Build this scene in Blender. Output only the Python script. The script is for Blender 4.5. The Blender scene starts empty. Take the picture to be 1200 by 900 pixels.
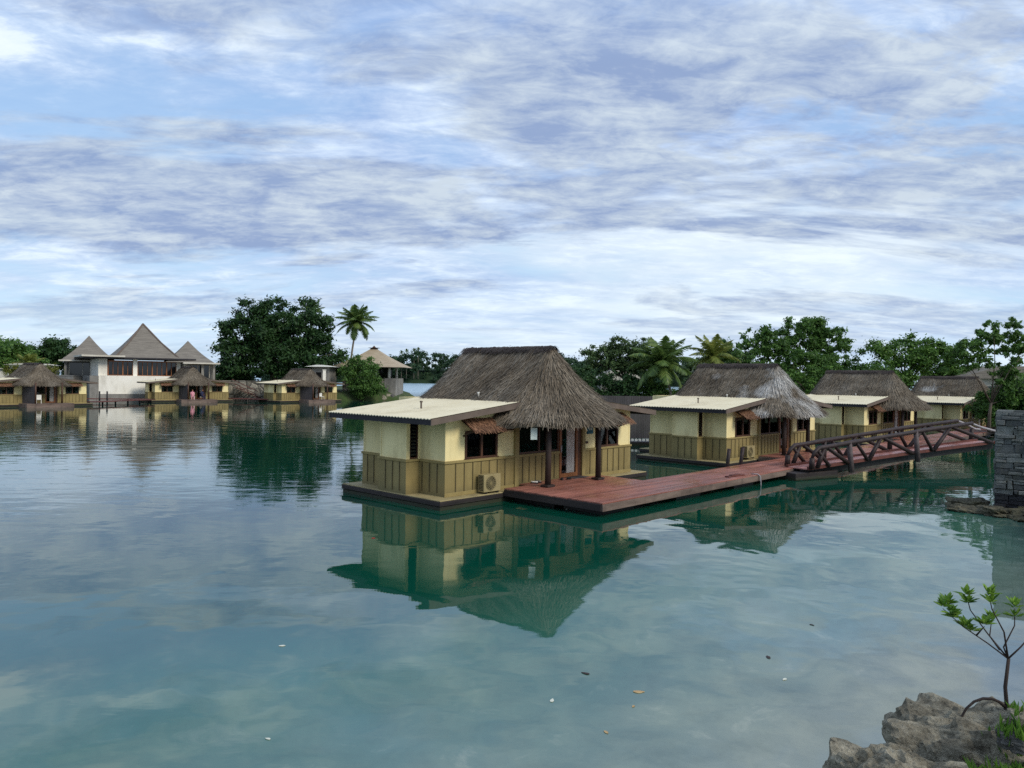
import bpy, bmesh, math, random
import numpy as np
from mathutils import Vector, Matrix, noise as mn

random.seed(7)
RNG = np.random.default_rng(11)
SC = bpy.context.scene
COL = SC.collection
R = math.radians

# ------------------------------------------------------------------ helpers
def tag(o, label=None, cat=None, group=None, kind=None):
    if label: o['label'] = label
    if cat: o['category'] = cat
    if group: o['group'] = group
    if kind: o['kind'] = kind
    return o

def empty(name, loc=(0, 0, 0), rz=0.0):
    o = bpy.data.objects.new(name, None)
    o.empty_display_size = 0.3
    COL.objects.link(o)
    o.location = loc
    o.rotation_euler = (0, 0, rz)
    return o

def kids(o):
    return [c for c in bpy.data.objects if c.parent == o]

def copy_tree(o, parent=None, skip=()):
    c = o.copy()
    COL.objects.link(c)
    c.parent = parent
    for ch in kids(o):
        if ch.name.split('.')[0] in skip:
            continue
        copy_tree(ch, c, skip)
    return c

class MB:
    """collects shapes and links them as one mesh object"""
    def __init__(s):
        s.v = []; s.f = []
    def quad(s, *p):
        b = len(s.v); s.v += [tuple(q) for q in p]; s.f.append(tuple(range(b, b + len(p))))
    def box(s, x0, x1, y0, y1, z0, z1, M=None):
        b = len(s.v)
        P = [(x0, y0, z0), (x1, y0, z0), (x1, y1, z0), (x0, y1, z0), (x0, y0, z1), (x1, y0, z1), (x1, y1, z1), (x0, y1, z1)]
        if M is not None: P = [tuple(M @ Vector(p)) for p in P]
        s.v += P
        s.f += [tuple(b + i for i in q) for q in ((0, 3, 2, 1), (4, 5, 6, 7), (0, 1, 5, 4), (1, 2, 6, 5), (2, 3, 7, 6), (3, 0, 4, 7))]
    def prism(s, poly, y0, y1, ax='y'):
        """poly in (x,z) extruded along y, or (y,z) along x, or (x,y) along z"""
        b = len(s.v); n = len(poly)
        def mk(p, t):
            return {'y': (p[0], t, p[1]), 'x': (t, p[0], p[1]), 'z': (p[0], p[1], t)}[ax]
        s.v += [mk(p, y0) for p in poly] + [mk(p, y1) for p in poly]
        s.f.append(tuple(b + i for i in range(n)))
        s.f.append(tuple(b + n + i for i in reversed(range(n))))
        for i in range(n):
            j = (i + 1) % n
            s.f.append((b + i, b + n + i, b + n + j, b + j))
    def bar(s, p, q, w, h, up=(0, 0, 1)):
        p = Vector(p); q = Vector(q); d = (q - p); L = d.length; d.normalize()
        u = Vector(up)
        if abs(d.dot(u)) > .98: u = Vector((1, 0, 0))
        x = d.cross(u).normalized(); z = x.cross(d).normalized()
        M = Matrix((x, d, z)).transposed().to_4x4(); M.translation = p
        s.box(-w / 2, w / 2, 0, L, -h / 2, h / 2, M)
    def tube(s, pts, rad, n=8, cap=True):
        pts = [Vector(p) for p in pts]
        if not hasattr(rad, '__len__'): rad = [rad] * len(pts)
        b = len(s.v); x = None
        for i, p in enumerate(pts):
            d = (pts[min(i + 1, len(pts) - 1)] - pts[max(i - 1, 0)])
            d = d.normalized() if d.length > 1e-9 else Vector((0, 0, 1))
            if x is None:
                x = d.cross(Vector((0, 0, 1)) if abs(d.z) < .9 else Vector((1, 0, 0))).normalized()
            else:
                x = (x - d * x.dot(d)); x = x.normalized() if x.length > 1e-6 else d.orthogonal().normalized()
            y = d.cross(x)
            for k in range(n):
                a = 2 * math.pi * k / n
                s.v.append(tuple(p + (x * math.cos(a) + y * math.sin(a)) * rad[i]))
        for i in range(len(pts) - 1):
            for k in range(n):
                k2 = (k + 1) % n
                s.f.append((b + i * n + k, b + i * n + k2, b + (i + 1) * n + k2, b + (i + 1) * n + k))
        if cap:
            s.f.append(tuple(b + k for k in reversed(range(n))))
            s.f.append(tuple(b + (len(pts) - 1) * n + k for k in range(n)))
    def np_add(s, V, F):
        b = len(s.v)
        s.v += [tuple(p) for p in V.tolist()]
        s.f += [tuple(i) for i in (F + b).tolist()]
    def build(s, name, m, parent=None, smooth=False, bevel=0.0, loc=None, extra=None):
        me = bpy.data.meshes.new(name)
        n0 = len(s.f)
        if extra:
            b = len(s.v); s.v += extra[0].v; s.f += [tuple(i + b for i in q) for q in extra[0].f]
        me.from_pydata(s.v, [], s.f)
        if extra:
            me.materials.append(m); me.materials.append(extra[1])
            me.polygons.foreach_set('material_index', [0] * n0 + [1] * (len(s.f) - n0)); m = None
        me.update()
        if smooth: me.polygons.foreach_set('use_smooth', [True] * len(me.polygons))
        o = bpy.data.objects.new(name, me)
        COL.objects.link(o)
        if m is not None: me.materials.append(m)
        if parent is not None: o.parent = parent
        if loc is not None: o.location = loc
        if bevel:
            bm = o.modifiers.new('edge', 'BEVEL'); bm.width = bevel; bm.segments = 1; bm.limit_method = 'ANGLE'
        return o

# ------------------------------------------------------------------ materials
def srgb(r, g, b):
    return tuple(((c / 255) / 12.92 if c / 255 <= .04045 else ((c / 255 + .055) / 1.055) ** 2.4) for c in (r, g, b))

def nd(nt, t, **kw):
    n = nt.nodes.new(t)
    for k, v in kw.items():
        if k in n.inputs.keys(): n.inputs[k].default_value = v
        else: setattr(n, k, v)
    return n

def newmat(name):
    m = bpy.data.materials.new(name); m.use_nodes = True
    nt = m.node_tree
    p = nt.nodes['Principled BSDF']
    return m, nt, p

def ramp(nt, fac, stops):
    r = nt.nodes.new('ShaderNodeValToRGB')
    e = r.color_ramp.elements
    while len(e) < len(stops): e.new(.5)
    for el, (p, c) in zip(e, stops):
        el.position = p; el.color = (*c, 1) if len(c) == 3 else c
    nt.links.new(fac, r.inputs[0])
    return r.outputs[0]

def mixc(nt, fac, a, b, mode='MIX'):
    m = nt.nodes.new('ShaderNodeMix'); m.data_type = 'RGBA'; m.blend_type = mode
    for sock, val in ((m.inputs[0], fac), (m.inputs[6], a), (m.inputs[7], b)):
        if hasattr(val, 'links') or isinstance(val, bpy.types.NodeSocket): nt.links.new(val, sock)
        elif isinstance(val, (int, float)): sock.default_value = val
        else: sock.default_value = (*val, 1) if len(val) == 3 else val
    return m.outputs[2]

def math_(nt, op, a, b=0.0, c=None, clamp=False):
    m = nt.nodes.new('ShaderNodeMath'); m.operation = op; m.use_clamp = clamp
    for i, v in enumerate((a, b, c)):
        if v is None: continue
        if isinstance(v, bpy.types.NodeSocket): nt.links.new(v, m.inputs[i])
        else: m.inputs[i].default_value = v
    return m.outputs[0]

def coords(nt, scale=(1, 1, 1), kind='Object', loc=(0, 0, 0), rot=(0, 0, 0)):
    tc = nt.nodes.new('ShaderNodeTexCoord'); mp = nt.nodes.new('ShaderNodeMapping')
    mp.inputs['Scale'].default_value = scale; mp.inputs['Location'].default_value = loc; mp.inputs['Rotation'].default_value = rot
    nt.links.new(tc.outputs[kind], mp.inputs[0])
    return mp.outputs[0]

def noise(nt, vec, scale=5, detail=4, rough=.55, dist=0.0):
    n = nt.nodes.new('ShaderNodeTexNoise')
    n.inputs['Scale'].default_value = scale; n.inputs['Detail'].default_value = detail
    n.inputs['Roughness'].default_value = rough; n.inputs['Distortion'].default_value = dist
    nt.links.new(vec, n.inputs['Vector'])
    return n.outputs['Fac']

def mat(name, c1, c2=None, rough=.7, scale=3, stretch=(1, 1, 1), island=0.0, bump=0.0, bscale=25, spec=.3, dirt=None, detail=5, wet=None):
    """colour drifting between c1 and c2 with noise, optional per-piece variation, dirt blotches and fine bump"""
    m, nt, p = newmat(name)
    c2 = c2 or tuple(x * .75 for x in c1)
    v = coords(nt, stretch)
    n = noise(nt, v, scale, detail, .6)
    c = ramp(nt, n, [(.3, c2), (.7, c1)])
    if dirt:
        d = noise(nt, coords(nt, (1, 1, .35)), dirt[1], 6, .7)
        c = mixc(nt, ramp(nt, d, [(.5, (0, 0, 0)), (.72, (dirt[2],) * 3)]), c, dirt[0])
    if island:
        g = nt.nodes.new('ShaderNodeNewGeometry')
        k = math_(nt, 'MULTIPLY_ADD', g.outputs['Random Per Island'], 2 * island, 1 - island)
        h = nt.nodes.new('ShaderNodeHueSaturation')
        nt.links.new(k, h.inputs['Value']); nt.links.new(c, h.inputs['Color'])
        c = h.outputs[0]
    nt.links.new(c, p.inputs['Base Color'])
    p.inputs['Roughness'].default_value = rough
    p.inputs['Specular IOR Level'].default_value = spec
    if wet:
        w = noise(nt, coords(nt, (1, 1, 1)), wet[0], 4, .6)
        nt.links.new(ramp(nt, w, [(.4, (wet[1],) * 3), (.62, (wet[2],) * 3)]), p.inputs['Roughness'])
    if bump:
        b = nt.nodes.new('ShaderNodeBump'); b.inputs['Strength'].default_value = min(1, bump); b.inputs['Distance'].default_value = .02
        nt.links.new(noise(nt, v, bscale, 6, .65), b.inputs['Height']); nt.links.new(b.outputs[0], p.inputs['Normal'])
    return m

def leafmat(name, c1, c2, c3=None, trans=.35, rough=.5, scale=.5):
    m, nt, p = newmat(name)
    g = nt.nodes.new('ShaderNodeNewGeometry')
    n = noise(nt, coords(nt), scale, 3, .5)
    f = math_(nt, 'ADD', math_(nt, 'MULTIPLY', g.outputs['Random Per Island'], .55), math_(nt, 'MULTIPLY', n, .5))
    st = [(.25, c2), (.75, c1)] + ([(.97, c3)] if c3 else [])
    c = ramp(nt, f, st)
    nt.links.new(c, p.inputs['Base Color'])
    p.inputs['Roughness'].default_value = rough
    p.inputs['Specular IOR Level'].default_value = .3
    t = nt.nodes.new('ShaderNodeBsdfTranslucent'); nt.links.new(c, t.inputs['Color'])
    mx = nt.nodes.new('ShaderNodeMixShader'); mx.inputs[0].default_value = trans
    nt.links.new(p.outputs[0], mx.inputs[1]); nt.links.new(t.outputs[0], mx.inputs[2])
    nt.links.new(mx.outputs[0], nt.nodes['Material Output'].inputs['Surface'])
    return m

def thatch_material():
    m, nt, p = newmat('thatch')
    g = nt.nodes.new('ShaderNodeNewGeometry')
    oi = nt.nodes.new('ShaderNodeObjectInfo')
    tc = nt.nodes.new('ShaderNodeTexCoord')
    add = nt.nodes.new('ShaderNodeVectorMath'); add.operation = 'ADD'
    sc = nt.nodes.new('ShaderNodeVectorMath'); sc.operation = 'SCALE'; sc.inputs[3].default_value = 40
    cmb = nt.nodes.new('ShaderNodeCombineXYZ')
    at = nt.nodes.new('ShaderNodeAttribute'); at.attribute_type = 'OBJECT'; at.attribute_name = 'weather_seed'
    nt.links.new(at.outputs['Fac'], cmb.inputs[0]); nt.links.new(cmb.outputs[0], sc.inputs[0])
    nt.links.new(tc.outputs['Object'], add.inputs[0]); nt.links.new(sc.outputs[0], add.inputs[1])
    v = add.outputs[0]
    base = ramp(nt, noise(nt, v, .6, 8, .7), [(.28, srgb(78, 69, 57)), (.45, srgb(110, 99, 84)), (.6, srgb(127, 117, 102)), (.75, srgb(148, 138, 124))])
    li = nt.nodes.new('ShaderNodeAttribute'); li.attribute_type = 'OBJECT'; li.attribute_name = 'lichen'
    ln = math_(nt, 'ADD', noise(nt, v, .42, 4, .55), math_(nt, 'MULTIPLY_ADD', li.outputs['Fac'], .42, -.25))
    c = mixc(nt, ramp(nt, ln, [(.50, (0, 0, 0)), (.60, (.7,) * 3)]), base, srgb(196, 194, 188))
    k = math_(nt, 'MULTIPLY_ADD', g.outputs['Random Per Island'], .8, .6)
    h = nt.nodes.new('ShaderNodeHueSaturation'); nt.links.new(k, h.inputs['Value']); nt.links.new(c, h.inputs['Color'])
    nt.links.new(h.outputs[0], p.inputs['Base Color'])
    p.inputs['Roughness'].default_value = .9; p.inputs['Specular IOR Level'].default_value = .15
    return m

def pane_material():
    m, nt, p = newmat('window_glass')
    tr = nt.nodes.new('ShaderNodeBsdfTransparent'); tr.inputs[0].default_value = (.55, .6, .6, 1)
    gl = nt.nodes.new('ShaderNodeBsdfGlossy'); gl.inputs['Roughness'].default_value = .03
    fr = nt.nodes.new('ShaderNodeFresnel'); fr.inputs[0].default_value = 1.5
    mx = nt.nodes.new('ShaderNodeMixShader')
    nt.links.new(fr.outputs[0], mx.inputs[0]); nt.links.new(tr.outputs[0], mx.inputs[1]); nt.links.new(gl.outputs[0], mx.inputs[2])
    nt.links.new(mx.outputs[0], nt.nodes['Material Output'].inputs['Surface'])
    return m

def stone_material(name, c1, c2, mortar, scale, stretch=(1, 1, 1)):
    m, nt, p = newmat(name)
    v = coords(nt, stretch)
    w = noise(nt, v, 2.5, 3); wa = nt.nodes.new('ShaderNodeMix'); wa.data_type = 'RGBA'
    wa.inputs[0].default_value = .22
    nt.links.new(v, wa.inputs[6])
    cn = nt.nodes.new('ShaderNodeTexNoise'); cn.inputs['Scale'].default_value = 3; nt.links.new(v, cn.inputs['Vector'])
    nt.links.new(cn.outputs['Color'], wa.inputs[7])
    vo = nt.nodes.new('ShaderNodeTexVoronoi'); vo.inputs['Scale'].default_value = scale; nt.links.new(wa.outputs[2], vo.inputs['Vector'])
    ve = nt.nodes.new('ShaderNodeTexVoronoi'); ve.feature = 'DISTANCE_TO_EDGE'; ve.inputs['Scale'].default_value = scale; nt.links.new(wa.outputs[2], ve.inputs['Vector'])
    sep = nt.nodes.new('ShaderNodeSeparateColor'); nt.links.new(vo.outputs['Color'], sep.inputs[0])
    c = ramp(nt, sep.outputs[0], [(.1, c2), (.9, c1)])
    c = mixc(nt, ramp(nt, noise(nt, v, 9, 6, .7), [(.35, (0, 0, 0)), (.75, (.6,) * 3)]), c, tuple(x * .45 for x in c2))
    c = mixc(nt, ramp(nt, ve.outputs['Distance'], [(.0, (.85,) * 3), (.07, (0, 0, 0))]), c, mortar)
    nt.links.new(c, p.inputs['Base Color']); p.inputs['Roughness'].default_value = .85
    b = nt.nodes.new('ShaderNodeBump'); b.inputs['Strength'].default_value = 1; b.inputs['Distance'].default_value = .11
    hh = math_(nt, 'ADD', ramp(nt, ve.outputs['Distance'], [(0, (0, 0, 0)), (.15, (1, 1, 1))]), math_(nt, 'MULTIPLY', noise(nt, v, 14, 6, .7), .8))
    nt.links.new(hh, b.inputs['Height']); nt.links.new(b.outputs[0], p.inputs['Normal'])
    return m

def rock_material(name, cs, sc=1.0):
    m, nt, p = newmat(name)
    v = coords(nt)
    n1 = noise(nt, v, 2.2 * sc, 8, .7, .4); n2 = noise(nt, v, 16 * sc, 8, .75)
    f = math_(nt, 'ADD', math_(nt, 'MULTIPLY', n1, .6), math_(nt, 'MULTIPLY', n2, .4))
    c = ramp(nt, f, [(.34, cs[0]), (.47, cs[1]), (.6, cs[2])])
    c = mixc(nt, ramp(nt, noise(nt, v, 1.3 * sc, 5, .6), [(.5, (0, 0, 0)), (.7, (.55,) * 3)]), c, cs[3])
    n3 = noise(nt, v, 34 * sc, 4, .6)
    c = mixc(nt, ramp(nt, n3, [(.30, (.75,) * 3), (.44, (0, 0, 0))]), c, tuple(x * .4 for x in cs[0]))
    n4 = noise(nt, coords(nt, (1, 1, 3)), 5 * sc, 7, .7)
    c = mixc(nt, ramp(nt, n4, [(.52, (0, 0, 0)), (.66, (.6,) * 3)]), c, cs[2])
    nt.links.new(c, p.inputs['Base Color']); p.inputs['Roughness'].default_value = .92; p.inputs['Specular IOR Level'].default_value = .15
    b = nt.nodes.new('ShaderNodeBump'); b.inputs['Strength'].default_value = 1; b.inputs['Distance'].default_value = .035
    hh = math_(nt, 'ADD', noise(nt, v, 20 * sc, 10, .78), math_(nt, 'MULTIPLY', n3, .6))
    nt.links.new(hh, b.inputs['Height']); nt.links.new(b.outputs[0], p.inputs['Normal'])
    return m

M = {}
M['wall'] = mat('yellow_wall_paint', srgb(240, 224, 168), srgb(230, 212, 154), .75, 1.2, (2.5, 2.5, .5), dirt=(srgb(180, 162, 112), 1.5, .6), bump=.04, bscale=60)
M['wains'] = mat('olive_board_paint', srgb(150, 133, 86), srgb(132, 116, 73), .65, 1.5, (1, 1, .3), dirt=(srgb(104, 92, 58), 1.3, .5), bump=.15, bscale=40)
M['batten'] = mat('batten_shadow_tone', srgb(92, 82, 54), srgb(80, 71, 46), .7)  # board paint darkened so the battens carry their thin shadow lines
M['cap'] = mat('olive_trim_paint', srgb(154, 137, 88), srgb(134, 118, 74), .65, 2)
M['ledge'] = mat('olive_ledge_paint', srgb(170, 155, 112), srgb(146, 131, 92), .7, 1.5, dirt=(srgb(96, 88, 66), 1.5, .6))
M['hull'] = mat('dark_hull_timber', srgb(58, 50, 47), srgb(34, 30, 30), .6, 2.5, (.3, .3, 3), bump=.4, bscale=14)
def waterline(m, zc, col):
    nt = m.node_tree; p = nt.nodes['Principled BSDF']; tc = nt.nodes.new('ShaderNodeTexCoord'); sx = nt.nodes.new('ShaderNodeSeparateXYZ')
    nt.links.new(tc.outputs['Object'], sx.inputs[0])
    h = math_(nt, 'ADD', sx.outputs[2], math_(nt, 'MULTIPLY_ADD', noise(nt, coords(nt, (1, 1, .3)), 2.5, 6, .7), -.25, .12))
    src = p.inputs['Base Color'].links[0].from_socket
    f = ramp(nt, math_(nt, 'MULTIPLY', h, 1 / zc), [(.35, (.85,) * 3), (1, (0, 0, 0))])
    nt.links.new(mixc(nt, f, src, col), p.inputs['Base Color'])
waterline(M['hull'], .16, srgb(46, 52, 34))
waterline(M['wains'], .62, srgb(104, 96, 66))
M['metal'] = mat('cream_metal_roof', srgb(216, 206, 176), srgb(204, 192, 160), .55, .8, dirt=(srgb(158, 144, 112), .9, .45))
M['fascia'] = mat('taupe_fascia', srgb(112, 98, 86), srgb(90, 78, 70), .65, 2)
M['dark_fascia'] = mat('dark_fascia', srgb(48, 46, 50), srgb(36, 34, 38), .6, 2)
M['darkwood'] = mat('dark_timber', srgb(66, 52, 46), srgb(42, 34, 31), .6, 3, (1, 1, .2), bump=.3, bscale=20)
M['brownwood'] = mat('brown_joinery', srgb(92, 62, 44), srgb(62, 42, 31), .5, 3, (1, 1, .3))
M['door'] = mat('orange_brown_joinery', srgb(150, 98, 60), srgb(112, 70, 42), .45, 3, (1, 1, .3))
M['deck'] = mat('red_deck_boards', srgb(158, 103, 86), srgb(128, 78, 65), .5, 1.4, (.25, 2, 1), island=.28, dirt=(srgb(104, 66, 58), .8, .55), bump=.25, bscale=18, spec=.5, wet=(.55, .22, .6))
M['pinkdeck'] = mat('pale_red_bridge_boards', srgb(184, 132, 122), srgb(156, 104, 94), .5, 1.4, island=.16, dirt=(srgb(120, 80, 72), .8, .5), spec=.5, wet=(.7, .25, .6))
M['beam'] = mat('weathered_grey_beam', srgb(128, 110, 98), srgb(84, 70, 62), .75, 2.2, (.3, 1, 2), bump=.5, bscale=16, dirt=(srgb(58, 48, 44), 1.6, .7))
M['redtrim'] = mat('red_brown_edge', srgb(112, 66, 56), srgb(82, 48, 42), .6, 2)
M['log'] = mat('dark_log', srgb(58, 42, 39), srgb(32, 24, 23), .55, 4, bump=.5, bscale=24)
M['log2'] = mat('grey_log', srgb(98, 86, 84), srgb(66, 58, 57), .6, 4, bump=.5, bscale=24)
M['steel'] = mat('galvanised_pipe', srgb(172, 166, 166), srgb(140, 132, 132), .4, 5)
M['thatch'] = thatch_material()
M['ridge'] = mat('ridge_thatch', srgb(86, 76, 70), srgb(52, 46, 43), .9, 4, (1, .25, 1), bump=1, bscale=40)
M['awning'] = mat('brown_reed_thatch', srgb(150, 112, 84), srgb(108, 76, 58), .85, 5, island=.45)
M['glass'] = pane_material()
M['curtain'] = mat('white_curtain', srgb(226, 222, 214), srgb(205, 200, 192), .9, 2)
M['greycurtain'] = mat('grey_curtain', srgb(150, 154, 150), srgb(112, 116, 114), .9, 2)
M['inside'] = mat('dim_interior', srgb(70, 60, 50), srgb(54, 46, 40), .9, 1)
M['ac'] = mat('tan_appliance', srgb(164, 149, 108), srgb(146, 132, 93), .5, 2)
M['dark'] = mat('black_plastic', srgb(38, 37, 36), srgb(26, 25, 25), .5, 5)
M['rubber'] = mat('dark_rubber', srgb(44, 42, 44), srgb(32, 31, 33), .8, 5)
M['white'] = mat('white_paint', srgb(236, 234, 226), srgb(218, 216, 206), .6, 2)
M['sign'] = mat('pale_notice', srgb(218, 228, 218), srgb(196, 208, 200), .5, 6, (1, 1, 4))
M['teal'] = mat('teal_poster', srgb(30, 112, 122), srgb(12, 44, 58), .5, 7)
M['screen'] = mat('dark_grey_screen', srgb(84, 80, 80), srgb(66, 62, 63), .7, 2, (1, 1, .3), island=.1)
M['conc'] = mat('pale_render', srgb(244, 240, 228), srgb(230, 224, 208), .8, .4, dirt=(srgb(150, 142, 126), .5, .5))
M['conc2'] = mat('grey_concrete', srgb(150, 146, 138), srgb(112, 109, 103), .85, .5, dirt=(srgb(70, 68, 66), .5, .6))
M['slab'] = mat('cream_slab', srgb(206, 200, 186), srgb(180, 172, 156), .8, .6)
M['tan'] = mat('tan_shingle', srgb(178, 162, 138), srgb(158, 142, 118), .85, .8, (1, 1, 6))
M['pyr'] = mat('grey_shingle_thatch', srgb(132, 125, 114), srgb(102, 96, 88), .9, 1.2, (.6, .6, 7), bump=.4, bscale=6)
M['darkglass'] = mat('dark_glazing', srgb(26, 28, 30), srgb(18, 20, 22), .08, 1, spec=.6)
M['redwood'] = mat('red_stained_timber', srgb(110, 66, 58), srgb(74, 46, 42), .7, 1)
def hewn(name, c1, c2, c3):
    m, nt, p = newmat(name); v = coords(nt)
    g = nt.nodes.new('ShaderNodeNewGeometry')
    f = math_(nt, 'ADD', math_(nt, 'MULTIPLY', g.outputs['Random Per Island'], .5), math_(nt, 'MULTIPLY', noise(nt, v, 5, 8, .7), .5))
    c = ramp(nt, f, [(.25, c2), (.7, c1)])
    c = mixc(nt, ramp(nt, noise(nt, v, 2.2, 7, .7), [(.48, (0, 0, 0)), (.66, (.7,) * 3)]), c, c3)
    c = mixc(nt, ramp(nt, noise(nt, v, 22, 6, .7), [(.32, (.7,) * 3), (.48, (0, 0, 0))]), c, tuple(x * .4 for x in c2))
    nt.links.new(c, p.inputs['Base Color']); p.inputs['Roughness'].default_value = .9
    b = nt.nodes.new('ShaderNodeBump'); b.inputs['Strength'].default_value = 1; b.inputs['Distance'].default_value = .04
    nt.links.new(noise(nt, v, 16, 10, .75), b.inputs['Height']); nt.links.new(b.outputs[0], p.inputs['Normal'])
    return m
M['mortar'] = mat('dark_mortar', srgb(66, 66, 64), srgb(44, 44, 44), .95, 6)
M['stone'] = hewn('stacked_grey_stone', srgb(124, 126, 120), srgb(66, 69, 69), srgb(92, 92, 78))
M['wetstone'] = hewn('wet_dark_stone', srgb(54, 54, 57), srgb(30, 30, 34), srgb(40, 42, 36))
M['palestone'] = stone_material('pale_boulder_wall', srgb(178, 170, 150), srgb(108, 102, 88), srgb(60, 56, 48), 1.1)
M['rock'] = rock_material('coral_rock', (srgb(70, 66, 56), srgb(128, 121, 104), srgb(184, 176, 154), srgb(104, 97, 74)), 1.0)
M['darkrock'] = rock_material('dark_coral_rock', (srgb(52, 50, 48), srgb(88, 86, 82), srgb(128, 126, 120), srgb(70, 68, 62)), 1.0)
M['shorerock'] = rock_material('weedy_rock', (srgb(36, 36, 30), srgb(80, 76, 62), srgb(116, 110, 90), srgb(84, 80, 48)), .7)
M['soil'] = mat('shore_soil', (.05, .085, .022), (.035, .05, .018), .95, .9, bump=1, bscale=14, dirt=(srgb(92, 84, 62), .6, .8))
M['darkgreen'] = mat('forest_floor', (.022, .045, .018), (.012, .028, .012), .95, .05)
M['bark'] = mat('bark', srgb(110, 98, 84), srgb(70, 62, 54), .9, 3, (1, 1, .3), bump=.6, bscale=12)
M['bark_dark'] = mat('dark_bark', srgb(74, 62, 56), srgb(44, 38, 35), .9, 3, (1, 1, .3), bump=.6, bscale=30)
M['palmbark'] = mat('palm_bark', srgb(140, 128, 112), srgb(100, 92, 80), .9, 3, (1, 1, 4), bump=.6, bscale=10)
M['leaf_dark'] = leafmat('dark_foliage', (.05, .115, .03), (.018, .046, .014), (.1, .17, .045), .35)
M['leaf_mid'] = leafmat('mid_foliage', (.13, .25, .048), (.045, .105, .026), (.2, .32, .075), .4)
M['leaf_bright'] = leafmat('bright_foliage', (.13, .25, .04), (.045, .105, .02), (.22, .34, .07), .35)
M['leaf_olive'] = leafmat('olive_foliage', (.11, .175, .055), (.036, .07, .026), (.17, .23, .08), .3)
M['leaf_yellow'] = leafmat('yellow_foliage', (.22, .22, .035), (.09, .12, .025), (.4, .33, .05), .35)
M['leaf_far'] = leafmat('far_foliage', (.04, .085, .03), (.016, .042, .02), (.07, .12, .04), .2, scale=.06)
M['leaf_mangrove'] = leafmat('mangrove_leaf', (.26, .42, .06), (.09, .2, .03), (.45, .55, .14), .4, .35, 3)
M['frond'] = leafmat('palm_frond', (.17, .25, .06), (.065, .125, .032), (.28, .32, .09), .35, .4)
M['frond_y'] = leafmat('yellow_palm_frond', (.28, .30, .06), (.1, .15, .032), (.42, .38, .1), .35, .4)
M['grass'] = leafmat('grass_blade', (.16, .3, .04), (.06, .14, .02), (.3, .4, .1), .4, .5, 4)
M['dryleaf'] = mat('dry_leaf', srgb(206, 178, 130), srgb(150, 118, 76), .7, 8)
M['paleleaf'] = mat('pale_leaf', srgb(222, 222, 206), srgb(190, 190, 172), .7, 8)
M['redleaf'] = mat('red_petal', srgb(190, 40, 36), srgb(150, 28, 26), .6, 8)
M['darkleaf'] = mat('sodden_leaf', srgb(70, 52, 46), srgb(40, 32, 30), .6, 8)
M['skin'] = mat('skin', srgb(176, 122, 94), srgb(160, 108, 82), .6, 3)
M['pinkcloth'] = mat('pink_cloth', srgb(226, 160, 170), srgb(200, 132, 146), .9, 6)
M['navycloth'] = mat('dark_blue_cloth', srgb(54, 58, 88), srgb(38, 42, 66), .9, 6)
M['hair'] = mat('dark_hair', srgb(40, 30, 26), srgb(26, 20, 18), .6, 10)

# ------------------------------------------------------------------ camera (a hand-held phone on the near bank)
cam = bpy.data.cameras.new('camera'); co = bpy.data.objects.new('camera', cam); COL.objects.link(co)
cam.sensor_fit = 'HORIZONTAL'; cam.sensor_width = 36; cam.lens = 36 * 888 / 1200
cam.clip_start = .1; cam.clip_end = 9000
co.matrix_world = Matrix.Translation((0, 0, 4)) @ Matrix.Rotation(math.pi / 2 - .008, 4, 'X') @ Matrix.Rotation(.014, 4, 'Z')
SC.camera = co

# ------------------------------------------------------------------ light and sky
SUN_AZ = R(128)      # clockwise from +Y : behind the camera's right shoulder
SUN_EL = R(38)
sun = bpy.data.lights.new('sun', 'SUN'); so = bpy.data.objects.new('sun', sun); COL.objects.link(so)
sun.energy = 1.7; sun.angle = R(20); sun.color = (1, .94, .84)
sd = Vector((math.sin(SUN_AZ) * math.cos(SUN_EL), math.cos(SUN_AZ) * math.cos(SUN_EL), math.sin(SUN_EL)))
so.rotation_euler = sd.to_track_quat('Z', 'Y').to_euler()

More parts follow.
